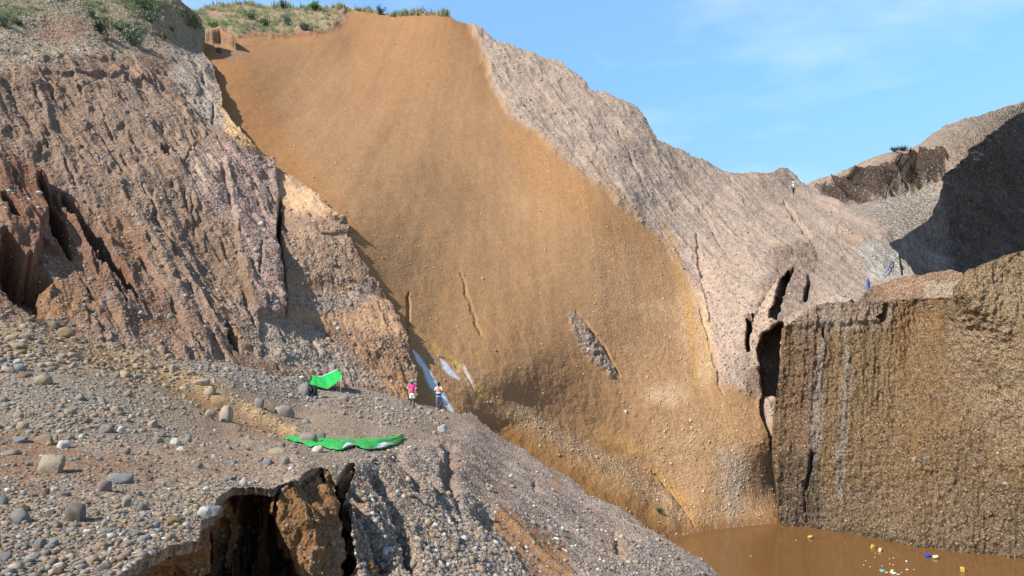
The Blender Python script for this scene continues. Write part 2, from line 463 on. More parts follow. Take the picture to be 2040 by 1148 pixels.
# steep shaded wall of the side valley, turned away from the sun
vw = Patch('valley_wall',
    [(2130, 150), (2085, 185), (2040, 218), (2008, 238), (1975, 262), (1950, 280), (1930, 303), (1905, 322), (1880, 345), (1866, 388), (1852, 430), (1826, 452), (1796, 474), (1770, 484),
     (1792, 505), (1814, 528), (1828, 560), (1836, 600), (1900, 640), (2040, 640), (2400, 560), (2400, 130)],
    [(1880, 345, 104), (1850, 430, 95), (1800, 486, 84.5), (1825, 486, 90), (1850, 486, 95.5), (1850, 545, 91.5), (2040, 218, 172), (1975, 262, 132), (1930, 303, 116), (1775, 486, 79), (1815, 540, 83),
     (1900, 430, 108), (1950, 430, 123), (2040, 430, 168), (1900, 545, 103), (1960, 545, 122), (2040, 540, 150), (2300, 430, 245), (2300, 180, 245), (2300, 600, 230)],
    step=2, ragged=4, dmax=260, seed=43)
vcol(vw, T(80, 74, 70), .25, 7)  # base colour darkened to deepen the shade on this wall
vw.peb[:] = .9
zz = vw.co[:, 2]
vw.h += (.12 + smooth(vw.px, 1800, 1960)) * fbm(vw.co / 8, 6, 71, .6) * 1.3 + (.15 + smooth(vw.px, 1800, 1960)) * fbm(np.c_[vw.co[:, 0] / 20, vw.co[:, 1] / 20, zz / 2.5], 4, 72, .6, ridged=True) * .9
vw.paint(vw.m_poly([(1860, 380), (1880, 420), (1890, 520), (1840, 680), (1660, 660), (1660, 420)], 12, 16), T(122, 117, 112), 1)  # gravel painted darker than the sunlit scree, shade put into its colour
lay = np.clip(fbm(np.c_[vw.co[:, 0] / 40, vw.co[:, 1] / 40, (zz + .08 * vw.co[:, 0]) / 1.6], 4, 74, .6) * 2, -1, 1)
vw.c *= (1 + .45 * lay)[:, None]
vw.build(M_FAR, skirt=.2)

# ================================================================== the slumped mountain slope (orange slide + grey gravel ridge)
mo = Patch('mountain_slope',
    [(340, 20), (396, 30), (412, 22), (430, 14), (500, 14), (560, 15), (600, 22), (640, 25), (668, 20), (700, 17), (730, 22), (770, 28), (830, 27), (885, 28), (905, 40), (940, 50), (965, 66), (1000, 85),
     (1050, 105), (1100, 119), (1122, 130), (1150, 153), (1180, 180), (1222, 193), (1262, 214), (1285, 243), (1310, 279), (1345, 298),
     (1380, 316), (1412, 326), (1432, 338), (1450, 346), (1500, 345), (1533, 348), (1552, 336), (1566, 338), (1592, 366), (1640, 392), (1720, 428), (1790, 470), (1800, 500), (1816, 540), (1830, 560),
     (1905, 566), (1908, 600), (1640, 612), (1610, 700), (1600, 800), (1590, 900), (1600, 1120), (1400, 1160), (900, 900), (790, 800), (765, 660), (735, 580), (670, 480), (600, 410), (530, 360), (470, 300), (400, 200), (370, 100)],
    [(400, 90, 92), (430, 15, 118), (560, 16, 122), (700, 18, 123), (800, 28, 120), (885, 30, 118), (480, 85, 96), (560, 75, 104), (650, 66, 109),
     (470, 230, 74.5), (560, 200, 84), (545, 320, 68.8), (600, 370, 65.5), (700, 450, 61.3), (780, 600, 57.8), (800, 400, 70), (700, 200, 89), (700, 100, 106),
     (830, 760, 53.4), (900, 800, 54), (1000, 760, 57.5), (1000, 600, 64.5), (1000, 400, 79), (1000, 200, 98), (940, 60, 116), (1100, 120, 113), (1265, 215, 107), (1380, 314, 105), (1450, 346, 106),
     (1560, 338, 118), (1590, 366, 118), (1700, 430, 105), (1770, 470, 99), (1800, 530, 92), (1850, 560, 90), (1620, 420, 104), (1200, 400, 82), (1200, 600, 70), (1350, 450, 86), (1400, 560, 78), (1500, 480, 85), (1600, 500, 84),
     (1650, 560, 75), (1720, 560, 79), (1700, 615, 67.6), (1850, 600, 67), (1900, 615, 65.5), (1600, 640, 66), (1500, 640, 70.5), (1400, 700, 70), (1300, 800, 64.5), (1380, 800, 65), (1200, 900, 61), (1100, 850, 59.5), (1460, 800, 65.5), (1520, 880, 63.5),
     (1300, 1000, 59.8), (1400, 1000, 60.3), (1500, 1040, 60.4), (1550, 1040, 61), (1400, 1060, 58.5), (1350, 1068, 57.5), (1500, 1120, 57.5), (1350, 1120, 55.5), (1000, 850, 57), (1150, 970, 56), (1250, 1040, 55.5), (900, 900, 50), (1560, 760, 68), (1590, 1000, 66)],
    step=1.7, ragged=5, seed=21)
orange, grey = T(170, 131, 94), T(167, 146, 130)
vcol(mo, grey, .12, 8)
mo_n = fbm(mo.co / 3, 4, 15, .6)
mo.peb[:] = .75
x, y = mo.px, mo.py
om = mo.m_poly([(380, 80), (430, 80), (480, 72), (500, 68), (560, 72), (620, 72), (648, 66), (668, 54), (690, 30), (705, 10), (890, 10), (938, 48), (960, 110), (985, 170), (1010, 230), (1070, 268), (1120, 310),
                (1170, 355), (1230, 400), (1280, 446), (1318, 476), (1350, 524), (1385, 560), (1405, 640), (1440, 760), (1500, 785), (1540, 860), (1590, 1100), (1300, 1130), (900, 900), (700, 820), (480, 560), (360, 120)], 9, 16, 8)
mo.paint(om, orange, .28)
n = fbm(mo.co / 14, 4, 31, .55)
streak = fbm(np.c_[(mo.co[:, 0] - .12 * mo.co[:, 2]) / 1.1, mo.co[:, 1] / 26, mo.co[:, 2] / 26], 5, 32, .65)
mo.c *= (1 + om * (n * .07 + streak * .09))[:, None]
mo.paint(om * smooth(y, 330, 20) * .7, T(160, 118, 82))
mo.paint(om * mo.m_poly([(400, 80), (480, 90), (560, 240), (640, 360), (720, 470), (800, 610), (830, 760), (760, 700), (560, 380), (440, 240)], 30, 20) * .55, T(170, 118, 70))
# pale dusty patches, pebbly areas and stains on the slide
for poly, c, pb, a in [
    ([(600, 120), (720, 115), (720, 160), (640, 180), (590, 160)], T(186, 148, 108), .3, .3),
    ([(1000, 250), (1080, 280), (1180, 380), (1300, 460), (1330, 560), (1240, 520), (1120, 420), (1020, 330)], T(176, 128, 80), .6, .6),
    ([(1020, 390), (1060, 395), (1060, 435), (1015, 430)], T(196, 160, 122), .3, .25),
    ([(1180, 480), (1330, 470), (1400, 640), (1420, 760), (1300, 820), (1180, 600)], T(176, 137, 100), .9, .6),
    ([(1240, 610), (1330, 600), (1400, 560), (1425, 760), (1400, 780), (1340, 640)], T(206, 172, 132), .8, .55),
    ([(1285, 770), (1370, 760), (1375, 800), (1300, 810)], T(205, 172, 138), .9, .7),
    ([(1325, 870), (1390, 855), (1395, 890), (1340, 900)], T(198, 168, 138), .9, .6),
    ([(1300, 820), (1500, 790), (1560, 1050), (1380, 1050), (1150, 920), (1000, 830), (1180, 850), (1290, 880)], T(170, 132, 94), 1.0, .7),
    ([(1430, 900), (1480, 890), (1490, 960), (1470, 1050), (1440, 1010)], T(170, 152, 134), 1.0, .7),
    ([(840, 780), (960, 830), (1100, 900), (1250, 990), (1390, 1060), (1360, 1090), (1100, 960), (940, 860)], T(168, 122, 72), .55, .8),
    ([(1130, 920), (1250, 980), (1390, 1060), (1330, 1040), (1200, 970)], T(182, 146, 104), 1.1, .7)]:
    mo.paint(mo.m_poly(poly, 14, 26, 14) * a * (.75 + .5 * mo_n), c, pb)
# damp wide bottom of the slide and its pale tongue
mo.paint(mo.m_poly([(820, 560), (960, 540), (1100, 580), (1180, 740), (1290, 880), (1250, 910), (1150, 850), (1000, 760), (850, 680)], 30, 26, 17) * .18, T(172, 126, 82), .18)
mo.paint(mo.m_poly([(1130, 830), (1230, 860), (1290, 890), (1270, 910), (1190, 890)], 12, 10) * .7, T(190, 146, 92), .05)
mo.paint(mo.m_poly([(1185, 875), (1235, 885), (1250, 905), (1200, 900)], 5, 6) * .6, T(150, 108, 64), .05)
# ochre bands
for l, wd, c in [([(1320, 440), (1350, 520), (1375, 640), (1385, 760)], 26, T(184, 138, 80)), ([(1290, 930), (1340, 980), (1400, 1050)], 30, T(186, 138, 74)),
                 ([(1400, 590), (1412, 680), (1415, 750)], 16, T(206, 178, 120)), ([(1160, 300), (1215, 370), (1255, 420)], 12, T(180, 140, 96)), ([(800, 640), (900, 720), (1000, 820), (1090, 880)], 22, T(196, 152, 92))]:
    mo.paint(mo.m_line(l, wd, 10) * .6, c)
# grey gravel left standing in the slide
for l, wd in [([(1140, 628), (1165, 665), (1195, 710), (1222, 745)], 50), ([(1146, 622), (1175, 680), (1225, 760)], 24)]:
    m = mo.m_line(l, wd, 14); mo.paint(m * np.clip(.75 + mo_n, .3, 1), T(146, 128, 116), 1.3); mo.h += m * (.1 + .25 * fbm(mo.co / .7, 3, 16))
mo.h -= mo.m_line([(1148, 618), (1175, 650), (1205, 690), (1236, 750)], 6, 4) * .35
# old runnels with a rough rim
for l, wd, dp in [([(815, 580), (812, 630), (806, 690)], 9, .5), ([(920, 545), (930, 585), (945, 625), (955, 660)], 7, .25), ([(880, 712), (905, 722), (930, 745), (945, 775)], 7, .3), ([(945, 640), (958, 668)], 7, .3),
                  ([(1200, 330), (1235, 385)], 5, .4), ([(1385, 470), (1400, 560), (1415, 640)], 10, .7), ([(1230, 260), (1260, 330), (1300, 400)], 6, .4), ([(1330, 360), (1400, 430), (1450, 520)], 7, .4),
                  ([(1560, 405), (1590, 450), (1625, 500)], 7, .8), ([(1395, 620), (1425, 720), (1440, 790)], 6, .5), ([(1300, 940), (1350, 1000), (1385, 1050)], 5, .6)]:
    m = mo.m_line(l, wd, 7); mo.h -= m * dp * .45 * np.clip(1 + 1.5 * mo_n, .1, 2); rc = m * .3 * np.clip(1 + mo_n, 0, 1); mo.paint(rc * om, T(140, 104, 66), .8); mo.paint(rc * (1 - om), T(132, 116, 104), .8)
# strewn gravel belts and the low ridges at the foot
for l, wd, hh in [([(960, 800), (1100, 890), (1250, 980), (1370, 1050)], 26, .7), ([(1000, 800), (1130, 880), (1280, 960), (1360, 1020)], 16, .4)]:
    mo.h += mo.m_soft(l, wd * .9, 6) * hh * .7
mo.paint(mo.m_soft([(955, 832), (1050, 897), (1150, 962), (1250, 1022), (1345, 1072)], 17, 5) * .75, T(150, 108, 64), .3)
belt = mo.m_soft([(985, 800), (1120, 885), (1250, 955), (1375, 1042)], 15, 8)
mo.paint(belt * .5, T(186, 150, 110), 1)
# weathering
gr = 1 - om
ter = mo.m_poly([(330, 0), (700, 0), (690, 26), (664, 58), (640, 68), (560, 72), (500, 66), (470, 74), (400, 70)], 4, 8)
rill = fbm(np.c_[(mo.co[:, 0] + .45 * mo.co[:, 2]) / 1.6, (mo.co[:, 2] - .4 * mo.co[:, 0]) / 14, 0 * x], 4, 33, .55, ridged=True)
fold = fbm(np.c_[(mo.co[:, 0] + .55 * mo.co[:, 2]) / 4.5, (mo.co[:, 2] - .5 * mo.co[:, 0]) / 22, mo.co[:, 1] / 30], 4, 46, .55, ridged=True)
step_ = fbm(np.c_[(mo.co[:, 0] + .55 * mo.co[:, 2]) / 3, (mo.co[:, 2] - .5 * mo.co[:, 0]) / 8, mo.co[:, 1] / 9], 4, 49, .55)
mo.h += gr * (1 - ter) * (fold * .36 + smooth(step_, .05, .16) * .13 - .05)
mo.c *= (1 + gr * (1 - ter) * np.clip(fold, -.6, .6) * .12)[:, None]
mo.h += gr * (rill * .13 + fbm(mo.co / 5, 5, 34, .55) * .7 + fbm(mo.co / .7, 4, 35, .65) * .13)
rill2 = fbm(np.c_[mo.co[:, 0] / 2.6, mo.co[:, 1] / 30, mo.co[:, 2] / 30], 3, 37, .5)
low = smooth(y, 560, 800)
mo.h += om * (rill2 * .10 + fbm(mo.co / 10, 4, 36, .5) * .38 + fbm(mo.co / .8, 3, 38, .65) * (.035 + .06 * low))
# lip of the slide under the grass, hummocky grass terrace
mo.paint(ter, T(160, 132, 108), .8); mo.h += ter * (fbm(mo.co / 6, 5, 39) * .7 + .25)
mo.paint(ter * (fbm(mo.co / 4, 4, 40) > -.05) * .55, T(142, 140, 104))
mo.paint(mo.m_line([(470, 76), (520, 71), (600, 74), (650, 66), (690, 34)], 7, 5) * .6, T(150, 92, 56))
mo.h += mo.m_line([(412, 82), (440, 78), (470, 96)], 12, 5) * 1.4; mo.h -= mo.m_line([(428, 92), (440, 105)], 8, 4) * 1.6
mo.paint(mo.m_poly([(405, 78), (470, 76), (500, 100), (460, 130), (420, 100)], 6, 8) * .6, T(150, 122, 98), 1)
# rough dark gravel buttress and slots beside the pit cliff
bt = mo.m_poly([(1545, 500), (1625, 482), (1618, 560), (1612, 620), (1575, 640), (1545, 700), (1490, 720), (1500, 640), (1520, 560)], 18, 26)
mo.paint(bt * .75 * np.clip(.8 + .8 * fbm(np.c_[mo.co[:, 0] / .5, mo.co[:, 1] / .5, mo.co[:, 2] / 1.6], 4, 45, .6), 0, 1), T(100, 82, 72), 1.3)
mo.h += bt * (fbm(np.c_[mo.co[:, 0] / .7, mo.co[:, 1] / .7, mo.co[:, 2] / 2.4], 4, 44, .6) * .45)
for l, wd, dp in [([(1578, 540), (1566, 570), (1556, 600), (1552, 640)], 8, 1.0), ([(1612, 560), (1604, 600)], 9, 1.6), ([(1495, 632), (1492, 700)], 6, .8),
                  ([(1528, 600), (1505, 640)], 8, 1.6), ([(1518, 800), (1530, 850), (1545, 900)], 12, 4)]:
    mo.h -= mo.m_line(l, wd, 4, taper=False) * dp
for pl, dp in [([(1556, 560), (1580, 538), (1572, 570), (1560, 606), (1556, 640), (1544, 642), (1550, 600)], 5), ([(1510, 700), (1530, 668), (1562, 645), (1560, 800), (1516, 792), (1508, 740)], 7), ([(1488, 640), (1502, 630), (1496, 700), (1488, 704)], 3)]:
    mo.push(mo.m_poly(pl, 2.0, 4), dp)
mo.paint(mo.m_poly([(1500, 735), (1493, 690), (1520, 610), (1552, 560), (1556, 640), (1520, 680), (1512, 740)], 4, 5) * .85, T(186, 162, 142), .7)
mo.h += mo.m_poly([(1500, 735), (1493, 690), (1520, 610), (1552, 560), (1556, 640), (1520, 680), (1512, 740)], 4, 5) * .4
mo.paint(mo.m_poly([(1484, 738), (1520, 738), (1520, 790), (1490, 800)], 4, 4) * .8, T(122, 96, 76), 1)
mo.paint(mo.m_poly([(1700, 490), (1790, 478), (1830, 530), (1850, 560), (1730, 560)], 10, 12), T(176, 168, 158), 1.2)
mo.paint(mo.m_poly([(1680, 470), (1712, 470), (1712, 490), (1680, 486)], 8, 10) * .3, T(160, 126, 92))
mo.paint(mo.m_poly([(1690, 592), (1900, 580), (1905, 625), (1600, 640), (1560, 650)], 5, 5), T(168, 154, 138), 1)
pinky = mo.m_poly([(1330, 470), (1420, 520), (1470, 700), (1440, 780), (1400, 640)], 16, 20)
mo.paint(pinky * .5, T(190, 160, 142), .9)
for l, wd, a in [([(822, 700), (836, 720), (851, 742), (865, 764), (880, 786), (893, 804), (906, 822)], 17, 1.0), ([(878, 716), (889, 730), (902, 745), (914, 757)], 13, .9), ([(922, 726), (931, 744), (938, 762), (943, 774)], 7, .7)]:
    mo.paint(mo.m_line(l, wd, 4) * a * np.clip(1 + .6 * mo_n, .4, 1), T(214, 222, 236), .1)
mo.paint(mo.m_poly([(900, 722), (925, 728), (948, 775), (925, 765)], 8, 8) * .4, T(206, 178, 136), .3)
wm = 1 - smooth(mo.co[:, 2] + .25 * mo_n, .15, .8)
mo.paint(wm * .6, T(120, 82, 48), .5)
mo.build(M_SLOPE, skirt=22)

# low bank above the pit cliff
bk = Patch('gravel_bank',
    [(1705, 606), (1722, 584), (1745, 566), (1790, 552), (1840, 545), (1890, 536), (1914, 544), (1930, 560), (1960, 598), (1900, 599), (1800, 601)],
    [(1710, 600, 67.5), (1745, 567, 71), (1800, 550, 70), (1890, 538, 68), (1915, 545, 67), (1720, 596, 68.2), (1800, 598, 67.4), (1890, 594, 66), (1800, 640, 66.5), (1950, 620, 64)],
    step=1.6, ragged=4, seed=47)
vcol(bk, T(146, 118, 94), .25, 3); bk.peb[:] = 1.1
bk.h += fbm(bk.co / 1.5, 5, 48, .6) * .5
bk.paint(bk.m_poly([(1840, 560), (1915, 560), (1910, 595), (1840, 595)], 8, 8) * .7, T(168, 150, 128))
bk.build(M_CLIFF, skirt=4)

# ================================================================== pit cliff on the right
pc = Patch('pit_cliff',
    [(1556, 1047), (1546, 960), (1538, 900), (1540, 830), (1548, 780), (1556, 700), (1558, 655), (1578, 640), (1600, 622), (1625, 606), (1680, 600), (1740, 599), (1820, 596), (1896, 594),
     (1903, 570), (1925, 548), (1962, 526), (2000, 508), (2040, 496), (2120, 470), (2500, 380), (2500, 1320), (2040, 1200), (1800, 1150), (1556, 1120)],
    [(1556, 1047, 60.0), (1690, 1063, 58.1), (1800, 1083, 55.8), (1950, 1103, 53.7), (2040, 1118, 52.3), (2400, 1180, 47), (1545, 800, 62.5), (1560, 650, 64), (1625, 606, 65), (1740, 599, 64.5), (1896, 594, 62),
     (1700, 850, 60.2), (1850, 850, 58), (2000, 850, 55.3), (1905, 590, 58.5), (1962, 528, 58.2), (2040, 497, 57.5), (2040, 650, 56), (2000, 560, 57.5), (2500, 400, 50), (1556, 1120, 59.3), (2040, 1200, 51.6), (1800, 1150, 55)],
    step=1.6, ragged=4, seed=23)
brown = T(123, 98, 69)
vcol(pc, brown, .22, 4, 12, .08); pc.peb[:] = 1.0
pc_n = fbm(pc.co / 2.5, 4, 58, .6)
x, y = pc.px, pc.py
along = (pc.co[:, 0] * .88 - pc.co[:, 1] * .47)
z = pc.co[:, 2]; zero = 0 * z
fl1 = fbm(np.c_[along / .75, z / 7, zero], 4, 51, .55)
fl2 = fbm(np.c_[along / 2.6, z / 22, zero], 3, 52, .5)
gra = fbm(pc.co / .42, 4, 53, .65); lump = fbm(np.c_[along / .6, zero, z / 1.0], 4, 56, .6)
rt = smooth(x + .12 * y, 1960, 2090)
pc.h += fl1 * .27 * (1 - .3 * rt) + fl2 * .55 + gra * .32 + lump * (.24 + .2 * rt) + fbm(pc.co / 8, 3, 54) * 1.5
# regular tool teeth marks near the left corner
teeth = np.sin(along * 9.5 + 1.2 * fbm(np.c_[along / 2, z / 3, zero], 2, 57)) * smooth(x, 1760, 1600)
teeth2 = np.sin(along * 17 + 2.2 * fbm(np.c_[along / 1.4, z / 2.5, zero], 3, 64)) * np.clip(.6 + fbm(np.c_[along / 3, z / 4, zero], 3, 65), 0, 1.3)
pc.h += teeth * .03 + teeth2 * .035 * (1 - .5 * rt)
for poly, c, a in [([(1900, 594), (1960, 520), (2500, 370), (2500, 1000), (2000, 900), (1890, 780)], T(150, 128, 101), .8),
                   ([(1770, 620), (1880, 620), (1900, 760), (1780, 780)], T(140, 104, 62), .4), ([(1790, 800), (1880, 800), (1870, 930), (1800, 920)], T(138, 104, 62), .35),
                   ([(1556, 640), (1640, 640), (1640, 900), (1560, 980), (1540, 860)], T(112, 84, 66), .75),
                   ([(1820, 990), (1890, 970), (1880, 1030), (1830, 1030)], T(140, 100, 60), .5),
                   ([(1555, 960), (1900, 960), (2300, 1000), (2300, 1200), (1555, 1100)], T(112, 96, 80), .55),
                   ([(1610, 600), (1770, 600), (1760, 650), (1650, 660), (1570, 650)], T(164, 144, 128), .85)]:
    pc.paint(pc.m_poly(poly, 26, 30, 18) * a * (.7 + .6 * pc_n), c)
# grey seepage stains, wet dark toe
for l, wd, a in [([(1637, 668), (1628, 760), (1626, 880), (1612, 960)], 34, .5), ([(1686, 650), (1684, 800), (1676, 960)], 24, .42), ([(1668, 880), (1672, 1000)], 18, .6)]:
    pc.paint(pc.m_line(l, wd, 10) * a * (.7 + .5 * fbm(np.c_[along / .4, z / 5, zero], 3, 59)), T(156, 150, 146))
pc.paint(pc.m_poly([(1545, 900), (1625, 900), (1640, 1050), (1556, 1060)], 12, 14) * .6, T(78, 64, 54))
hb = z + fbm(np.c_[along / 1.5, zero, zero], 3, 60) * .3
pc.paint((1 - smooth(hb, .1, .7)) * .6, T(84, 66, 46))
for l, wd, dp in [([(1618, 905), (1612, 945), (1606, 975)], 7, .7), ([(1640, 655), (1641, 668)], 7, 1.0), ([(1768, 612), (1764, 634), (1757, 634)], 15, 1.8), ([(1600, 960), (1608, 1040)], 5, .3)]:
    pc.h -= pc.m_line(l, wd, 4, taper=False) * dp
ledge = pc.m_poly([(1558, 650), (1625, 603), (1700, 600), (1760, 640), (1650, 645), (1600, 652)], 6, 8)
pc.h += ledge * .3
pc.build(M_CLIFF, skirt=1.2)

# ================================================================== left hillside
lh = Patch('hillside',
    [(-600, -330), (250, -60), (345, -4), (372, 14), (396, 32), (408, 62), (400, 90), (412, 130), (428, 170), (440, 232), (462, 262), (505, 295), (528, 322), (547, 346), (580, 356), (612, 372), (640, 398),
     (655, 418), (682, 436), (696, 452), (690, 470), (712, 510), (742, 556), (775, 598), (792, 632), (808, 670), (820, 712), (828, 745), (832, 790), (800, 850), (560, 790), (430, 770), (250, 750), (0, 720), (-600, 660)],
    [(0, 620, 40), (150, 660, 41), (300, 690, 42.5), (450, 720, 44.5), (600, 745, 47), (700, 765, 49.5), (760, 780, 50), (815, 800, 50.5),
     (0, 500, 44), (0, 330, 51), (0, 100, 62), (0, 0, 69), (200, 0, 78), (350, 0, 87), (395, 35, 90), (200, 200, 64), (200, 400, 52), (200, 550, 46), (405, 90, 88), (350, 180, 72), (440, 232, 72.5), (350, 300, 62), (400, 450, 54.5),
     (400, 600, 48.5), (505, 295, 67), (545, 500, 55.2), (560, 640, 50.5), (548, 347, 66), (612, 375, 64), (696, 452, 60), (650, 550, 56), (650, 680, 52), (760, 580, 57), (740, 680, 53.2), (815, 700, 54), (830, 760, 52.2),
     (560, 420, 61), (-400, 0, 60), (-400, 500, 38), (-600, 650, 34), (-600, -300, 70)],
    step=1.6, ragged=5, seed=25)
vcol(lh, T(140, 113, 93), .16, 5, 13, .05); lh.peb[:] = .65
lh_n = fbm(lh.co / 2, 4, 87, .6)
x, y = lh.px, lh.py
sc = lh.d / F
a = R(31)
va = (x * math.cos(a) - y * math.sin(a)) * sc; ua = (x * math.sin(a) + y * math.cos(a)) * sc
wob = fbm(lh.co / 4, 3, 80) * 1.0
g1 = fbm(np.c_[(va + wob * .5) / 2.0, ua / 9, 0 * x], 4, 81, .55, ridged=True)
g2 = fbm(np.c_[(va + wob * .3) / .55, ua / 4.5, 0 * x], 4, 82, .6)
left = smooth(x + .15 * y, 620, 470) * smooth(y, 60, 190)
right = smooth(x, 540, 570)
blk = fbm(np.c_[va / 2.6, ua / 5.5, lh.co[:, 1] / 6], 4, 78, .55)
lh.h += (smooth(blk, .03, .10) * .25 + smooth(blk, -.28, -.21) * .2) * smooth(y, 60, 160) * (1 - .5 * right)
g0 = fbm(np.c_[(va + wob) / 5.5, ua / 26, 0 * x], 3, 79, .5, ridged=True)
lh.h += left * (g0 * .75 + g1 * .26 + g2 * .15)
lh.h += fbm(lh.co / 7, 5, 83, .5) * (1.0 - .6 * smooth(x, 560, 620)) + fbm(lh.co / .6, 4, 84, .65) * .12
strat = fbm(np.c_[x * sc / 14, 0 * x, (lh.co[:, 2] + .15 * lh.co[:, 0]) / .9], 4, 85, .55)
lh.h += right * strat * .30
lh.h += right * fbm(np.c_[x * sc / .8, lh.co[:, 2] / 1.2, 0 * x], 4, 86, .6) * .22
# overall soil zones
top = smooth(y + .12 * x + 12 * wob, 175, 120)
lh.paint(top * .8, T(164, 150, 130), 1.3)
for poly, c, pb, al in [
    ([(0, 0), (345, 0), (400, 60), (390, 90), (250, 60), (150, 40), (0, 60)], T(150, 140, 112), .8, .6),
    ([(60, 60), (170, 20), (180, 70), (110, 90)], T(166, 130, 108), .5, .6),
    ([(110, 130), (300, 145), (330, 175), (230, 170), (130, 160)], T(156, 122, 98), .4, .5),
    ([(320, 90), (410, 100), (440, 240), (470, 280), (400, 260), (350, 180)], T(176, 164, 152), 1.2, .6),
    ([(400, 90), (500, 80), (520, 140), (470, 250), (436, 210)], T(182, 134, 84), .5, .8),
    ([(436, 200), (480, 215), (510, 270), (500, 298), (460, 290), (440, 250)], T(206, 166, 116), .7, .85),
    ([(320, 240), (400, 270), (400, 320), (330, 350)], T(162, 132, 106), .3, .6),
    ([(370, 350), (420, 300), (540, 330), (556, 400), (560, 640), (520, 640), (470, 480), (370, 400)], T(166, 140, 130), 1.0, .75),
    ([(545, 345), (610, 370), (690, 445), (600, 430), (560, 420)], T(206, 168, 132), .25, .85),
    ([(370, 360), (430, 300), (440, 380), (380, 410)], T(192, 164, 140), .5, .5),
    ([(570, 430), (700, 450), (700, 560), (580, 560)], T(168, 140, 116), .9, .7),
    ([(570, 560), (780, 590), (810, 690), (700, 650), (580, 640)], T(194, 154, 120), .4, .7),
    ([(640, 600), (740, 570), (735, 600), (660, 625)], T(160, 142, 130), 1.2, .8), ([(575, 575), (660, 580), (650, 625), (580, 615)], T(158, 140, 128), 1.2, .7),
    ([(690, 655), (810, 690), (825, 740), (740, 745), (700, 690)], T(160, 122, 92), 1.2, .8), ([(740, 740), (830, 750), (832, 800), (790, 800)], T(186, 142, 104), .4, .8),
    ([(510, 640), (620, 650), (760, 770), (640, 770), (500, 700)], T(168, 150, 134), .9, .85),
    ([(0, 340), (90, 380), (120, 480), (80, 620), (0, 640)], T(136, 92, 68), .4, .6),
    ([(190, 430), (280, 470), (300, 560), (240, 520)], T(150, 106, 78), .3, .55), ([(250, 560), (330, 560), (330, 640), (270, 630)], T(166, 128, 104), .3, .5),
    ([(40, 560), (160, 600), (260, 660), (0, 640)], T(168, 124, 76), .8, .6),
    ([(420, 580), (500, 620), (520, 700), (440, 690)], T(160, 136, 122), 1.3, .6), ([(410, 575), (440, 590), (480, 680), (450, 690)], T(170, 128, 86), .4, .5)]:
    lh.paint(lh.m_poly(poly, 12, 22, 16) * min(1, al * 1.2) * np.clip(.9 + .6 * lh_n, 0, 1), c, pb)
sb = np.clip(strat * 1.4, -1, 1)
lh.c *= (1 + right * sb * .16)[:, None]; lh.peb += right * sb * .3
band = np.clip(fbm(np.c_[va / .5, ua / 6, 0 * x], 4, 88, .6) * 1.5, -1, 1); lh.c *= (1 + left * band * .12)[:, None]; lh.paint(left * np.clip(g0 - .1, 0, 1) * .35, T(172, 152, 136), .9)
lh.paint(left * lh.m_poly([(-80, 380), (120, 400), (280, 560), (340, 680), (150, 680), (-80, 640)], 40, 30) * .45, T(128, 92, 72), .45)
lh.paint(lh.m_poly([(-40, 335), (60, 360), (130, 400), (220, 500), (300, 590), (430, 690), (380, 700), (260, 650), (150, 600), (60, 520), (-40, 480)], 16, 20) * .5 * np.clip(.9 + .6 * lh_n, 0, 1), T(126, 88, 68), .4)
lh.paint(left * np.clip(fbm(lh.co / 2.4, 4, 89, .6) * 3 - .5, 0, 1) * .5, T(172, 158, 148), 1.3)
# fissures
for l, wd, dp in [([(74, 395), (95, 430), (112, 475), (122, 512), (136, 535)], 17, 2.2), ([(98, 400), (118, 430)], 8, .9), ([(125, 405), (140, 432), (172, 462), (190, 498), (212, 538), (240, 572), (268, 605)], 24, 2.8),
                  ([(-5, 450), (18, 478), (38, 497)], 14, 1.6), ([(2, 530), (18, 568), (42, 602), (70, 640)], 40, 3.6), ([(56, 556), (74, 578), (102, 590)], 24, 2.8), ([(160, 480), (178, 520), (198, 575)], 7, .9),
                  ([(160, 590), (195, 632)], 6, .8), ([(230, 588), (246, 625)], 7, 1.0), ([(175, 530), (196, 580)], 6, .7), ([(288, 488), (312, 530)], 8, .9), ([(278, 525), (304, 568)], 6, .8), ([(352, 562), (378, 602)], 7, .9),
                  ([(336, 612), (350, 636)], 6, .8), ([(448, 655), (462, 682), (476, 705)], 9, 1.4), ([(400, 610), (424, 650)], 6, .7), ([(435, 482), (450, 515)], 5, .7), ([(318, 312), (333, 336)], 12, 1.4), ([(44, 248), (64, 276)], 8, 1.0),
                  ([(145, 184), (160, 216)], 7, .9), ([(85, 295), (96, 316)], 5, .7), ([(280, 390), (300, 430), (318, 470)], 6, .8), ([(395, 165), (404, 186)], 8, 1.2), ([(385, 76), (390, 92)], 5, .8), ([(368, 110), (392, 140)], 6, .8), ([(414, 110), (422, 130)], 6, 1.0),
                  ([(2, 330), (28, 346), (62, 362), (92, 378)], 13, 1.6), ([(360, 400), (375, 440)], 5, .6), ([(376, 410), (385, 480)], 5, .6), ([(100, 205), (112, 230)], 5, .6), ([(420, 225), (424, 262)], 5, .9), ([(470, 290), (504, 298)], 4, 1.0),
                  ([(210, 60), (220, 75)], 5, .6), ([(480, 590), (505, 660)], 7, .8), ([(390, 300), (360, 345)], 5, .7), ([(335, 380), (352, 410)], 6, .8), ([(300, 440), (328, 480), (346, 520)], 6, .8), ([(240, 330), (262, 372)], 6, .7),
                  ([(20, 400), (40, 440)], 6, .7), ([(520, 505), (512, 560)], 5, .6), ([(60, 190), (84, 240)], 6, .7), ([(200, 250), (225, 300)], 6, .7), ([(120, 330), (150, 385)], 6, .6)]:
    lh.h -= lh.m_line(l, wd * (1.8 if wd > 8 else 1.3), 8, taper=True) * (dp * 1.1 if wd > 8 else dp * .3)
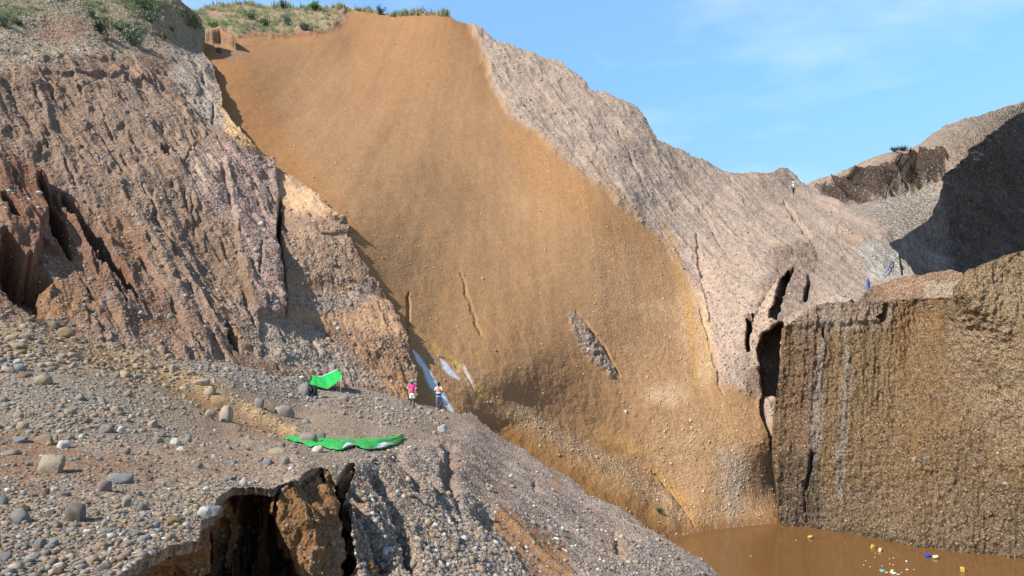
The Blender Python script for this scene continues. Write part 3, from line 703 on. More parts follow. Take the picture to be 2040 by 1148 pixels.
# the tall crack: left buttress stands proud of the paler face
lh.h += lh.m_poly([(440, 330), (540, 330), (556, 400), (552, 470), (560, 540), (562, 640), (500, 640), (470, 500)], 3, 4) * .5
lh.h -= lh.m_line([(559, 405), (554, 470), (560, 530), (566, 570), (563, 628)], 11, 3) * 2.6
lh.h += lh.m_line([(110, 165), (200, 158), (300, 172)], 10, 14) * .3
# undercut block at the far left
lh.h += lh.m_poly([(-80, 350), (40, 352), (92, 384), (96, 460), (60, 560), (-80, 540)], 8, 10) * 1.2
lh.h += lh.m_line([(640, 430), (690, 446)], 10, 5) * .5; lh.h -= lh.m_line([(640, 470), (692, 466)], 8, 4) * .5
lh.build(M_HILL, skirt=14)
# ================================================================== the gravel bench in the foreground and its flank
be = Patch('gravel_bench',
    [(-900, 1900), (-900, 560), (-300, 560), (0, 580), (120, 610), (250, 650), (450, 680), (560, 690), (700, 720), (780, 770), (815, 800), (870, 814), (930, 823), (955, 836), (1000, 878), (1048, 905), (1090, 938), (1140, 962), (1200, 1008), (1245, 1026),
     (1290, 1053), (1330, 1076), (1360, 1103), (1395, 1126), (1424, 1150), (1560, 1260), (1560, 1900), (712, 1900), (708, 1040), (702, 970), (706, 930), (692, 926), (686, 936), (668, 955), (655, 940), (640, 931), (610, 938), (585, 958), (562, 965), (540, 972), (500, 968), (462, 972), (436, 986), (430, 1000),
     (424, 1034), (400, 1044), (394, 1074), (345, 1088), (300, 1108), (262, 1124), (238, 1152), (150, 1300), (-60, 1900)],
    [(0, 1148, 6.5), (0, 1000, 10.6), (0, 900, 16), (0, 800, 24), (0, 700, 32), (0, 640, 38), (0, 610, 41.5), (150, 660, 41.2), (0, 560, 52), (300, 640, 58), (-300, 1148, 6.2), (-300, 800, 23), (-300, 640, 36), (-300, 560, 48), (300, 1148, 6.4), (300, 1000, 11), (300, 900, 17.2), (300, 850, 22), (300, 800, 27.5), (300, 750, 34), (300, 690, 42.5),
     (450, 720, 44.5), (600, 745, 47), (700, 765, 49.5), (760, 780, 50), (815, 800, 49.5), (600, 700, 62), (780, 750, 60), (600, 935, 14.2), (620, 900, 19), (560, 965, 13.2), (440, 985, 12), (240, 1148, 6.5), (400, 1045, 9.6), (600, 850, 29), (600, 800, 41), (450, 850, 26), (450, 900, 18.5), (450, 780, 34),
     (820, 880, 26.5), (820, 850, 32.5), (820, 812, 46), (870, 815, 46.3), (930, 826, 45.8), (700, 925, 16.8), (760, 890, 22.5), (730, 850, 31), (700, 800, 43),
     (1000, 880, 40.5), (1090, 940, 34), (1200, 1010, 29.5), (1290, 1055, 27.3), (1360, 1105, 26), (1420, 1148, 25), (1560, 1260, 23.5), (1000, 1000, 22.5), (1100, 1050, 23), (1200, 1100, 22.8), (850, 1148, 13.8), (1000, 1148, 15.6), (1200, 1148, 19.6),
     (710, 1148, 12.9), (1000, 940, 30), (900, 900, 27.5), (760, 1000, 15.4), (720, 960, 16), (900, 870, 34), (1000, 1400, 10.5), (1400, 1400, 15), (0, 1500, 3.4), (-500, 1500, 3.3), (-900, 1800, 2.6), (100, 1800, 2.5)],
    step=1.6, ragged=7, dmin=2.2, dmax=75, seed=27, crumble=.55)
vcol(be, T(152, 134, 116), .14, 2.2, 14, .05); be.peb[:] = 1.0
be_n = fbm(be.co / .9, 4, 95, .6)
x, y = be.px, be.py
flank = be.m_poly([(705, 925), (760, 905), (835, 888), (950, 850), (1000, 870), (1450, 1150), (1600, 1300), (1500, 1900), (700, 1900)], 14, 10)
be.paint(flank, T(158, 140, 128), 1.0)
be.h += fbm(be.co / 2.2, 4, 91, .5) * .16 + fbm(be.co / .35, 5, 92, .62) * .045
be.h += flank * fbm(be.co / 3.5, 4, 93, .5) * .35
flk = fbm(np.c_[(be.co[:, 0] + be.co[:, 1] * .9) / 1.6, 0 * x, be.co[:, 2] / 9], 4, 94, .55, ridged=True)
be.h += flank * flk * .18
for poly, c, pb, al in [
    ([(0, 620), (160, 640), (330, 720), (470, 770), (430, 800), (260, 760), (100, 720), (0, 720)], T(172, 144, 106), 1.0, .8),
    ([(0, 700), (60, 720), (300, 800), (280, 850), (0, 860)], T(150, 142, 130), 1.2, .7),
    ([(0, 880), (140, 890), (330, 930), (300, 960), (120, 950), (0, 960)], T(134, 98, 74), .4, .75),
    ([(240, 880), (420, 890), (600, 900), (520, 950), (300, 950)], T(140, 112, 90), .5, .5),
    ([(0, 860), (140, 870), (160, 905), (0, 895)], T(138, 96, 66), .5, .5),
    ([(330, 700), (520, 690), (760, 770), (820, 810), (700, 790), (560, 790), (430, 745)], T(170, 156, 146), 1.2, .8),
    ([(520, 650), (620, 670), (720, 740), (600, 760), (500, 720)], T(166, 148, 132), .5, .9),
    ([(660, 800), (730, 805), (720, 825), (660, 822)], T(146, 110, 82), .3, .6),
    ([(740, 870), (880, 870), (1000, 880), (960, 910), (850, 900), (760, 900)], T(166, 146, 130), 1.1, .5),
    ([(0, 955), (110, 965), (120, 985), (0, 990)], T(124, 92, 72), .4, .7), ([(120, 1040), (330, 1050), (380, 1080), (250, 1100), (100, 1080)], T(140, 116, 96), .6, .5), ([(380, 840), (560, 850), (600, 875), (420, 880)], T(136, 108, 86), .5, .6),
    ([(880, 890), (900, 880), (905, 990), (888, 985)], T(138, 104, 80), .4, .7),
    ([(930, 900), (1010, 960), (1020, 1020), (960, 1010), (880, 940)], T(154, 124, 104), .4, .5),
    ([(990, 1010), (1050, 1060), (1110, 1080), (1140, 1148), (1180, 1180), (1090, 1180), (1040, 1100), (985, 1040)], T(156, 110, 66), .2, .95),
    ([(1100, 945), (1115, 950), (1112, 980), (1098, 970)], T(162, 116, 72), .2, .8),
    ([(710, 950), (830, 920), (900, 1030), (960, 1148), (720, 1148)], T(146, 122, 100), 1.2, .6),
    ([(1190, 1040), (1250, 1050), (1250, 1148), (1200, 1148)], T(146, 112, 88), .8, .5),
    ([(708, 940), (730, 960), (735, 1148), (708, 1148)], T(140, 102, 66), .6, .6)]:
    be.paint(be.m_poly(poly, 10, 24, 19) * al * np.clip(.8 + .5 * be_n, 0, 1), c, pb)
# shallow trench with a pale crumbly rim, running down to the tarp
tr = be.m_soft([(120, 690), (230, 715), (330, 755), (420, 800), (520, 840), (600, 862)], 20, 14)
be.h -= tr * .26; be.paint(tr * .75, T(150, 112, 70), .5)
rim = be.m_soft([(300, 720), (400, 760), (450, 790), (510, 812), (560, 838), (620, 868)], 8, 12)
be.h += rim * .08; be.paint(rim * .8, T(190, 160, 116), .8)
for l, wd, dp in [([(890, 890), (893, 940), (898, 990)], 14, .5), ([(940, 1010), (1000, 1060), (1060, 1120), (1110, 1180)], 20, .55), ([(740, 940), (790, 1020), (830, 1148)], 12, .7), ([(700, 960), (745, 1060), (770, 1148)], 10, .7),
                  ([(830, 930), (880, 1000), (960, 1080)], 10, .4), ([(1060, 960), (1075, 985)], 7, .3), ([(1225, 1050), (1235, 1110)], 8, .4), ([(780, 905), (840, 980)], 9, .35), ([(860, 900), (930, 1040)], 7, .25)]:
    be.h -= be.m_soft(l, wd * .8, 10) * dp * .5
be.build(M_BENCH, skirt=.13)

# eroded face of the bench below its lip
nc = Patch('bench_face',
    [(228, 1160), (262, 1116), (300, 1100), (345, 1080), (390, 1076), (398, 1050), (424, 1040), (430, 1004), (438, 994), (464, 982), (500, 978), (540, 981), (562, 975), (585, 968), (610, 948), (640, 941), (655, 950), (668, 962), (686, 944), (694, 932), (708, 936), (712, 970), (720, 1040), (740, 1900), (180, 1900), (190, 1300)],
    [(240, 1150, 7.1), (300, 1108, 8.3), (400, 1045, 10.5), (430, 990, 12.7), (500, 968, 13.3), (545, 975, 13.6), (600, 940, 14.7), (640, 930, 15.2), (690, 925, 17.3), (705, 925, 17.8),
     (300, 1180, 9.2), (400, 1148, 11.2), (450, 1100, 12.2), (520, 1100, 12.8), (590, 1148, 12.3), (580, 1040, 13.1), (620, 1060, 13.2), (650, 1100, 13.0), (700, 1148, 13.2), (660, 1000, 14.1), (710, 1000, 16.6), (708, 960, 17.4), (250, 1400, 8.6), (600, 1400, 11.6), (740, 1500, 10.5)],
    step=1.6, ragged=4, dmin=4, dmax=40, seed=29)
vcol(nc, T(132, 97, 64), .2, .8, 15, .06); nc.peb[:] = .5
x, y = nc.px, nc.py
aw = (x - 640) * nc.d / F
nc.h += fbm(np.c_[aw / .5, nc.co[:, 1] / .8, nc.co[:, 2] / 2.2], 5, 97, .6) * .42 + fbm(nc.co / .16, 4, 98, .62) * .045
nc.h += fbm(np.c_[aw / 1.6, nc.co[:, 1] / 1.8, nc.co[:, 2] / 6], 3, 99, .5, ridged=True) * .3
for l, wd, dp in [([(668, 965), (672, 1020), (684, 1090), (688, 1148)], 26, 2.2), ([(512, 975), (516, 1010), (530, 1060)], 10, .4), ([(548, 985), (556, 1060), (590, 1148)], 10, .4), ([(330, 1110), (340, 1148)], 10, .15), ([(640, 945), (652, 1010)], 7, .6), ([(278, 1128), (262, 1148)], 12, .12)]:
    nc.push(nc.m_line(l, wd, 5), dp)
nc.paint(nc.m_poly([(560, 940), (650, 930), (650, 990), (570, 1000)], 10, 12) * .6, T(158, 122, 80), .3)
nc.paint(nc.m_poly([(478, 985), (506, 985), (512, 1060), (480, 1020)], 6, 8) * .7, T(130, 84, 54), .2)
nc.paint(nc.m_poly([(626, 920), (700, 920), (690, 1148), (660, 1148), (648, 1000)], 8, 10) * .5, T(150, 122, 104), .8)
ribs = fbm(np.c_[aw / .35, nc.co[:, 1] / 3, nc.co[:, 2] / 3], 3, 100, .6)
nc.push((.8 + .9 * ribs).clip(.1, 1.6) * nc.m_poly([(424, 1002), (436, 984), (460, 955), (480, 950), (508, 950), (538, 955), (545, 985), (548, 1030), (556, 1080), (566, 1105), (600, 1170), (380, 1180), (396, 1070), (410, 1040)], 4, 18), 2.3)
nc.push(nc.m_poly([(250, 1140), (300, 1112), (330, 1120), (320, 1160), (240, 1170)], 4, 8), 1.6)
nc.build(M_NEAR, skirt=.5)

# ================================================================== loose stones
def ico(sub):
    bm = bmesh.new(); bmesh.ops.create_icosphere(bm, subdivisions=sub, radius=1)
    v = np.array([q.co[:] for q in bm.verts]); f = np.array([[q.index for q in k.verts] for k in bm.faces]); bm.free(); return v, f
ICO = {1: ico(1), 2: ico(2), 3: ico(3)}
def stone_shape(sub, seed, rough_=.22, block=.0, cuts=6):
    v, f = ICO[sub]; v = v.copy()
    q_ = np.random.default_rng(seed + 1)                  # a few broken flats
    for k in range(cuts):
        n_ = q_.normal(size=3); n_ /= np.linalg.norm(n_); c_ = q_.uniform(.5, .9); e = v @ n_; v = v - np.clip(e - c_, 0, None)[:, None] * n_[None] * .9
    if block:
        m = np.abs(v).max(1)[:, None]; v = v * (1 - block) + v / m * .82 * block
    v = v * (1 + rough_ * fbm(v * .9 + seed * 7.1, 3, 200 + seed, .5))[:, None]
    if sub > 1: v = v * (1 + .05 * fbm(v * 3 + seed, 3, 300 + seed))[:, None]
    return v, f
PAL = {'grey': (150, 146, 140), 'blue_grey': (146, 150, 153), 'beige': (182, 166, 144), 'buff': (170, 148, 120), 'brown': (142, 108, 82), 'white': (222, 218, 210), 'dark': (124, 117, 110), 'cream': (214, 192, 160), 'mauve': (156, 142, 136), 'ochre': (164, 134, 98)}
def scatter(name, patch, mask, n, smin, smax, power, pal, sub=1, sink=.35, pxmin=0.0):
    """many small stones lying on a landform: one object nobody could count"""
    ids = patch.pick(mask, n)
    u = rng.random(n); size = smin * (1 - u * (1 - (smin / smax) ** power)) ** (-1 / power)
    if pxmin: size = np.maximum(size, pxmin * patch.d[ids] / F)
    shapes = [stone_shape(sub, k, .24, .25 * (k % 3)) for k in range(8)]
    nv = len(shapes[0][0]); f0 = shapes[0][1]
    V = np.empty((n, nv, 3), np.float32); cols = np.empty((n, 3))
    names = list(pal); wts = np.array([pal[k] for k in names], float); wts /= wts.sum()
    pk = rng.choice(len(names), n, p=wts)
    base = np.array([T(*PAL[k]) for k in names])
    cols = base[pk] * rng.uniform(.72, 1.12, (n, 1))
    for k in range(8):
        m = np.where(np.arange(n) % 8 == k)[0]
        ang = rng.random(len(m)) * 6.283; ca, sa = np.cos(ang), np.sin(ang)
        sx = size[m] * rng.uniform(.4, .62, len(m)); sy = sx * rng.uniform(.62, .95, len(m)); sz = sx * rng.uniform(.42, .78, len(m))
        v = shapes[k][0][None] * np.stack([sx, sy, sz], 1)[:, None]
        vx = v[..., 0] * ca[:, None] - v[..., 1] * sa[:, None]; vy = v[..., 0] * sa[:, None] + v[..., 1] * ca[:, None]
        nn = patch.nrm2[ids[m]]; t1 = np.cross(nn, [0, 1, .2]); t1 /= np.linalg.norm(t1, axis=1)[:, None] + 1e-9; t2 = np.cross(nn, t1)
        c = patch.co[ids[m]] + nn * (sz * (1 - 2 * sink) * .9)[:, None]
        V[m] = c[:, None] + vx[..., None] * t1[:, None] + vy[..., None] * t2[:, None] + v[..., 2:3] * nn[:, None]
    tri = (f0[None] + (np.arange(n) * nv)[:, None, None]).reshape(-1, 3)
    me = np_mesh(name, V.reshape(-1, 3), None, tri, np.repeat(cols, nv, 0), None, M_STONE)
    o = link(name, me); tag(o, kind='stuff'); return o

bench_pal = dict(grey=4, blue_grey=2, beige=3, buff=2.2, brown=2, white=.5, dark=.8, mauve=2)
onb = (1 - flank) * (be.px > -320) * (be.py < 1250) * (be.px < 1000)
d1 = np.clip(be.d / 20, .3, 3)
scatter('loose_gravel', be, onb * (.3 + be.peb), 26000, .014, .15, 2.0, bench_pal, pxmin=2.0)
bankm = be.m_poly([(-60, 600), (160, 630), (330, 700), (480, 760), (440, 790), (300, 860), (-60, 880)], 20, 20)
scatter('broken_stones', be, onb * (.15 + be.peb) * np.clip(.4 + 1.6 * be_n, .05, 1.5), 5200, .045, .17, 2.3, dict(grey=4, beige=4, white=1.6, blue_grey=2, buff=2, mauve=2, brown=1), sink=.3)
scatter('bank_rubble', be, be.m_poly([(-60, 605), (120, 625), (300, 690), (420, 740), (330, 770), (150, 730), (-60, 740)], 14, 20) * (be.px > -320), 1000, .14, .5, 1.9, dict(beige=4, buff=4, grey=2, ochre=1, brown=1, mauve=1), sub=2, sink=.3)
scatter('rubble_stones', be, bankm * (be.px > -320), 7000, .04, .40, 2.3, dict(beige=4, buff=5, grey=2, ochre=1.5, brown=1.5, mauve=1, blue_grey=.7))
graym = be.m_poly([(-60, 700), (60, 710), (330, 810), (420, 890), (-60, 880)], 20, 20)
scatter('cobble_gravel', be, graym, 2600, .04, .30, 2.2, dict(grey=4, blue_grey=2.5, white=.5, beige=2, mauve=1))
screem = be.m_poly([(330, 690), (520, 690), (820, 810), (930, 830), (800, 850), (560, 800), (400, 745)], 16, 20)
scatter('scree_stones', be, screem, 4600, .08, .42, 2.2, dict(grey=4, mauve=3, beige=2, white=.4, blue_grey=1))
scatter('flank_gravel', be, flank * (be.py < 1200) * (.25 + be.peb), 10000, .04, .26, 2.3, dict(grey=4, mauve=4, beige=4, white=2, blue_grey=1, buff=1), pxmin=3)
scatter('face_stones', nc, (nc.py < 1180) * 1.0, 1500, .03, .16, 2.2, dict(buff=3, ochre=2, grey=1, brown=3), sink=.5)
scatter('cliff_stones', pc, (pc.py < 1130) * (pc.px < 2090) * 1.0, 6500, .05, .34, 2.4, dict(grey=2, buff=2, brown=6, beige=.8, white=.12, dark=5, ochre=1.5), sink=.5)
scatter('slide_stones', mo, om * np.clip(mo.peb - .2, .05, 1) * (mo.px < 1600), 8500, .06, .30, 2.5, dict(cream=5, beige=3, white=1.2, buff=2), sink=.4)
scatter('belt_stones', mo, belt + .4 * mo.m_poly([(1290, 880), (1430, 860), (1500, 1040), (1380, 1040)], 30, 20), 2000, .05, .2, 2.2, dict(cream=5, beige=3, white=.6), sink=.35)
scatter('trench_stones', be, rim + .4 * tr, 900, .06, .3, 2.3, dict(beige=4, buff=4, ochre=3, grey=1))
scatter('ridge_stones', mo, gr * (1 - ter) * (mo.px < 1850), 6500, .12, .45, 2.8, dict(mauve=4, grey=2, beige=4, white=1), sink=.42)
scatter('hillside_stones', lh, (.15 + lh.peb) * (lh.px > -60) * (lh.py > -20), 11000, .09, .5, 2.6, dict(grey=3, mauve=4, beige=3, buff=2, white=.6), sink=.42)
# ================================================================== boulders: every one a thing of its own
def stone_mesh(name, sub, seed, colour, block, var=1.0):
    v, f = stone_shape(sub, seed, .30, block, 9)
    base = T(*PAL[colour]) * var
    n = fbm(v * 1.6 + seed, 3, 400 + seed % 50)
    col = base[None] * (1 + .25 * n)[:, None]
    return np_mesh(name, v, None, f, col, None, M_STONE)
def set_stone(o, patch, px, pyb, w_, h_, turn=None, sink=.34):
    p, n = patch.at(px, pyb - .2 * h_)
    d = p.y; rx = w_ / 2 / F * d; rz = h_ / 2 / F * d * 1.3; ry = rx * .8
    o.scale = (rx, ry, rz)
    o.rotation_euler = (random.uniform(-.15, .15), random.uniform(-.2, .2), random.uniform(-.5, .5) if turn is None else turn)
    rz *= 1.05
    o.location = (p.x, p.y + ry * .35, p.z + rz * sink)
BOULDERS = [
 (98, 948, 64, 46, 'beige', .1, 'large beige boulder with a pointed left shoulder in the brown soil'),
 (147, 1053, 50, 40, 'dark', .2, 'olive grey egg shaped boulder in the near left gravel'),
 (38, 1049, 44, 32, 'blue_grey', .2, 'pale blue grey blocky boulder left of the olive egg shaped one'),
 (76, 1091, 28, 24, 'grey', .4, 'grey wedge stone with a pale face below the blue grey boulder'),
 (9, 1113, 26, 18, 'blue_grey', .2, 'flat blue grey stone at the lower left border of the photo'),
 (450, 843, 32, 36, 'beige', .2, 'upright beige boulder throwing a dark shadow beside the ochre trench'),
 (419, 835, 24, 20, 'beige', .0, 'round beige stone touching the upright boulder by the trench'),
 (86, 886, 42, 22, 'buff', .1, 'smooth tan oval boulder lying in a row of pale stones'),
 (125, 891, 32, 18, 'white', .1, 'bluish white humped stone just right of the tan oval boulder'),
 (37, 884, 32, 16, 'blue_grey', .1, 'low pale blue stone left of the tan oval boulder'),
 (42, 862, 28, 20, 'beige', .5, 'square tan stone with an orange underside above the row of pale stones'),
 (207, 866, 34, 20, 'mauve', .3, 'lilac grey banded boulder beside a small white dome stone'),
 (239, 863, 22, 14, 'white', .0, 'small white dome stone right of the lilac grey boulder'),
 (303, 856, 24, 18, 'beige', .0, 'rounded buff stone leaning on flatter stones near the middle of the bench'),
 (318, 868, 26, 12, 'mauve', .2, 'flat pinkish stone under the rounded buff one'),
 (313, 886, 26, 15, 'grey', .3, 'low grey stone below the flat pinkish one'),
 (348, 891, 23, 13, 'white', .0, 'brightest white oval stone in the group of three white stones'),
 (372, 884, 20, 18, 'grey', .0, 'greyish white round stone behind the brightest white oval one'),
 (358, 903, 20, 9, 'white', .0, 'thin white stone lying in front of the brightest white oval one'),
 (418, 786, 26, 22, 'beige', .4, 'squarish buff boulder on the upper rim of the trench'),
 (399, 769, 34, 18, 'beige', .2, 'long buff boulder pointing up the slope above the squarish one'),
 (425, 764, 10, 12, 'white', .0, 'small pale upright stone beside the long buff boulder'),
 (343, 744, 18, 20, 'beige', .2, 'beige upright stone alone on the loose bank'),
 (564, 830, 46, 26, 'mauve', .5, 'wide pinkish grey slab boulder right of the trench'),
 (515, 819, 24, 26, 'grey', .3, 'grey upright boulder on the pale trench rim'),
 (523, 826, 14, 8, 'buff', .1, 'small buff stone at the foot of the grey upright boulder on the rim'),
 (604, 794, 30, 28, 'grey', .4, 'big grey boulder with an old tyre against its right side'),
 (613, 800, 8, 10, 'white', .2, 'small pale stone in front of the boulder with the tyre'),
 (683, 801, 26, 12, 'grey', .3, 'flat grey boulder downhill of the green shelter'),
 (600, 756, 13, 7, 'white', .1, 'pale stone up the slope left of the green shelter'),
 (612, 889, 44, 24, 'mauve', .5, 'pinkish grey slab weighing down the green tarp on the ground'),
 (638, 875, 20, 12, 'mauve', .3, 'small pink stone at the top edge of the ground tarp'),
 (632, 903, 30, 16, 'white', .2, 'pale grey oblong stone at the lower left corner of the ground tarp'),
 (880, 864, 22, 18, 'white', .1, 'large white boulder alone on the bench near the two people'),
 (866, 864, 10, 8, 'beige', .0, 'small cream stone beside the large white boulder'),
 (249, 1022, 22, 30, 'beige', .3, 'pale beige upright boulder in the near gravel'),
 (281, 1028, 24, 19, 'blue_grey', .1, 'lilac white rounded stone right of the beige upright boulder'),
 (294, 1034, 16, 12, 'buff', .1, 'small tan stone beside the lilac white rounded one'),
 (342, 1050, 32, 20, 'ochre', .2, 'ochre rounded stone left of the white flat stone near the broken edge'),
 (369, 1037, 22, 10, 'white', .2, 'white flat stone between the ochre stone and the broken edge'),
 (402, 1042, 32, 22, 'white', .2, 'lilac white boulder lying right at the broken edge'),
 (422, 1034, 38, 20, 'blue_grey', .3, 'blue grey wedge boulder overhanging the broken edge'),
 (206, 990, 28, 26, 'mauve', .5, 'cracked pinkish boulder in the middle of the near gravel'),
 (236, 961, 54, 20, 'blue_grey', .5, 'long jagged blue grey slab behind the cracked pinkish boulder'),
 (44, 1022, 26, 16, 'brown', .1, 'rust brown rounded stone above the blue grey blocky boulder'),
 (3, 1006, 20, 18, 'blue_grey', .2, 'deep blue stone cut by the left border of the photo'),
 (210, 1070, 24, 14, 'blue_grey', .5, 'angular blue grey stone below the olive egg shaped boulder'),
 (266, 1067, 26, 13, 'grey', .1, 'grey oval stone with a dark shadow below the beige upright boulder'),
 (206, 1137, 28, 16, 'grey', .3, 'flat grey stone near the bottom border of the photo'),
 (114, 1139, 26, 18, 'brown', .4, 'brown angular stone near the bottom border of the photo'),
 (17, 1143, 16, 12, 'white', .1, 'small white stone in the bottom left corner'),
 (105, 980, 18, 9, 'white', .5, 'bright white shard in front of the large beige boulder'),
 (89, 1000, 14, 24, 'brown', .3, 'brown upright stone left of the bright white shard'),
 (103, 1000, 14, 7, 'white', .4, 'second smaller white shard at the foot of the brown upright stone'),
 (127, 994, 22, 12, 'grey', .6, 'grey angular shard right of the brown upright stone'),
 (100, 1030, 18, 16, 'dark', .6, 'dark grey triangular stone between the blue grey and olive boulders'),
 (531, 929, 22, 17, 'blue_grey', .2, 'blue grey stone with a black shadow on the bench below the tarp'),
 (568, 927, 20, 18, 'grey', .3, 'grey leaning stone right of the blue grey one below the tarp'),
 (461, 927, 20, 10, 'grey', .2, 'flat pale grey stone mid bench'),
 (485, 969, 18, 17, 'white', .3, 'pale grey stone right above the broken bench edge'),
 (392, 937, 18, 12, 'grey', .1, 'small grey round stone left of the flat pale one mid bench'),
 (426, 912, 13, 8, 'white', .0, 'small bright white stone on the bench below the three white ones'),
 (552, 907, 40, 11, 'beige', .5, 'long flat beige stone sunk in the bench under the tarp'),
 (560, 888, 20, 12, 'mauve', .2, 'low pinkish stone left of the slab on the tarp'),
 (524, 884, 14, 9, 'beige', .1, 'small buff stone on the bench left of the tarp'),
 (38, 742, 24, 18, 'blue_grey', .1, 'blue white rounded stone on top of the grey pile at the left'),
 (32, 724, 16, 9, 'white', .2, 'narrow bright white stone on top of the grey pile at the left'),
 (7, 736, 18, 12, 'blue_grey', .1, 'bluish stone at the left border in the grey pile'),
 (45, 752, 28, 14, 'brown', .5, 'reddish brown flat block in the grey pile at the left'),
 (20, 746, 18, 14, 'mauve', .1, 'mauve rounded stone between the blue stones of the grey pile'),
 (82, 768, 38, 26, 'buff', .1, 'big olive buff boulder right of the grey pile'),
 (158, 797, 26, 15, 'blue_grey', .1, 'bright blue grey stone alone in the loose gravel'),
 (143, 784, 12, 10, 'blue_grey', .0, 'small pale blue stone above the bright blue grey one'),
 (230, 825, 30, 14, 'beige', .1, 'cream oval boulder in the loose gravel'),
 (127, 673, 40, 20, 'ochre', .1, 'wide ochre boulder half buried in the rubble bank'),
 (108, 659, 24, 22, 'dark', .4, 'dark mauve block behind the wide ochre boulder'),
 (145, 680, 16, 12, 'buff', .5, 'squared buff stone at the right foot of the ochre boulder'),
 (22, 682, 26, 16, 'beige', .5, 'flat topped beige block in the rubble bank at the left'),
 (48, 678, 24, 12, 'mauve', .4, 'pinkish flat block beside the flat topped beige one'),
 (32, 696, 36, 14, 'buff', .5, 'long buff block below the flat topped beige one'),
 (80, 708, 20, 20, 'grey', .2, 'greenish grey stone with a dark hollow beside it in the rubble bank'),
 (147, 713, 28, 18, 'beige', .2, 'pinkish beige boulder in the middle of the rubble bank'),
 (143, 734, 22, 12, 'beige', .2, 'pale double stone under the pinkish beige boulder'),
 (212, 664, 12, 15, 'beige', .1, 'small upright pale stone at the top of the rubble bank'),
 (227, 676, 26, 14, 'buff', .4, 'broad buff block right of the small upright pale stone'),
 (3, 640, 14, 18, 'grey', .1, 'grey rounded stone at the left border under the dark hollow'),
 (190, 654, 14, 10, 'beige', .2, 'buff cobble at the upper end of the rubble bank'),
 (205, 838, 18, 10, 'grey', .2, 'small grey stone above the lilac grey boulder'),
 (170, 842, 16, 14, 'brown', .3, 'brown upright stone with a black shadow above the pale row'),
 (60, 836, 14, 14, 'buff', .4, 'narrow tan stone above the square tan one'),
 (35, 838, 22, 14, 'beige', .1, 'low beige stone left of the narrow tan one'),
 (22, 905, 44, 14, 'mauve', .3, 'flat pinkish stone in the dark red soil at the left'),
 (296, 958, 16, 10, 'dark', .1, 'small dark pebble right of the long jagged slab'),
 (326, 970, 12, 12, 'beige', .1, 'small buff pebble near the middle of the near gravel'),
 (290, 908, 12, 14, 'beige', .1, 'small upright cream stone between the pale row and the three white stones'),
 (250, 905, 18, 16, 'mauve', .3, 'pinkish stone in the brown strip right of the pale row'),
 (150, 920, 16, 8, 'grey', .2, 'small grey stone just right of the large beige boulder'),
 (1016, 957, 12, 9, 'white', .1, 'pale oval stone high on the bare gravel flank'),
 (976, 978, 11, 9, 'white', .5, 'white angular stone in the brown patch of the gravel flank'),
 (1152, 1038, 11, 8, 'beige', .2, 'cream stone on the right part of the gravel flank'),
 (1088, 1048, 11, 9, 'white', .2, 'pale stone just above the ochre scar of the flank'),
 (945, 1102, 12, 10, 'white', .0, 'upper one of two bright white stones low on the flank'),
 (959, 1107, 12, 9, 'white', .0, 'lower one of two bright white stones low on the flank'),
 (958, 1090, 15, 16, 'blue_grey', .2, 'blue grey stone above the two bright white ones'),
 (870, 1094, 11, 18, 'white', .0, 'upright whitish stone in the dark gully of the flank'),
 (948, 1048, 15, 9, 'beige', .1, 'long cream stone on the ridge between the gullies'),
 (869, 1064, 14, 10, 'blue_grey', .1, 'bluish stone above the dark gully of the flank'),
 (1288, 1120, 12, 12, 'blue_grey', .1, 'pale blue stone near the right edge of the flank'),
 (1251, 1128, 12, 9, 'white', .1, 'cream stone left of the pale blue one near the flank edge'),
 (1268, 1104, 10, 7, 'white', .1, 'small white stone above the pale blue one near the flank edge'),
 (892, 994, 14, 12, 'beige', .1, 'pale tan stone under the small gully of the flank'),
 (812, 958, 10, 8, 'beige', .1, 'pale stone on the shoulder of the flank below the tarp'),
 (752, 1010, 13, 12, 'beige', .0, 'light tan stone by the dark slot of the broken edge'),
 (714, 990, 7, 12, 'white', .2, 'whitish upright stone beside the dark slot of the broken edge'),
]
for k, (px, pyb, w_, h_, c, blk, lab) in enumerate(BOULDERS):
    o = link('boulder', stone_mesh('boulder', 3, k * 3 + 1, c, blk, random.uniform(.88, 1.05)))
    set_stone(o, be, px, pyb, w_, h_); tag(o, lab, 'boulder')
for px, pyb, w_, h_, c, patch, lab in [(1848, 919, 16, 14, 'dark', pc, 'dark grey rounded boulder stuck in the gravel cliff above the water'), (1822, 918, 13, 9, 'buff', pc, 'buff stone left of the dark boulder in the gravel cliff'),
        (1171, 698, 9, 8, 'white', mo, 'white stone on the grey gravel strip in the orange slide'), (1245, 822, 9, 7, 'white', mo, 'large pale stone on the lower right of the orange slide'), (2005, 966, 13, 8, 'beige', pc, 'pale stone low in the gravel cliff at the right')]:
    o = link('boulder', stone_mesh('boulder', 3, px, c, .1)); set_stone(o, patch, px, pyb, w_, h_, sink=.2); tag(o, lab, 'boulder')
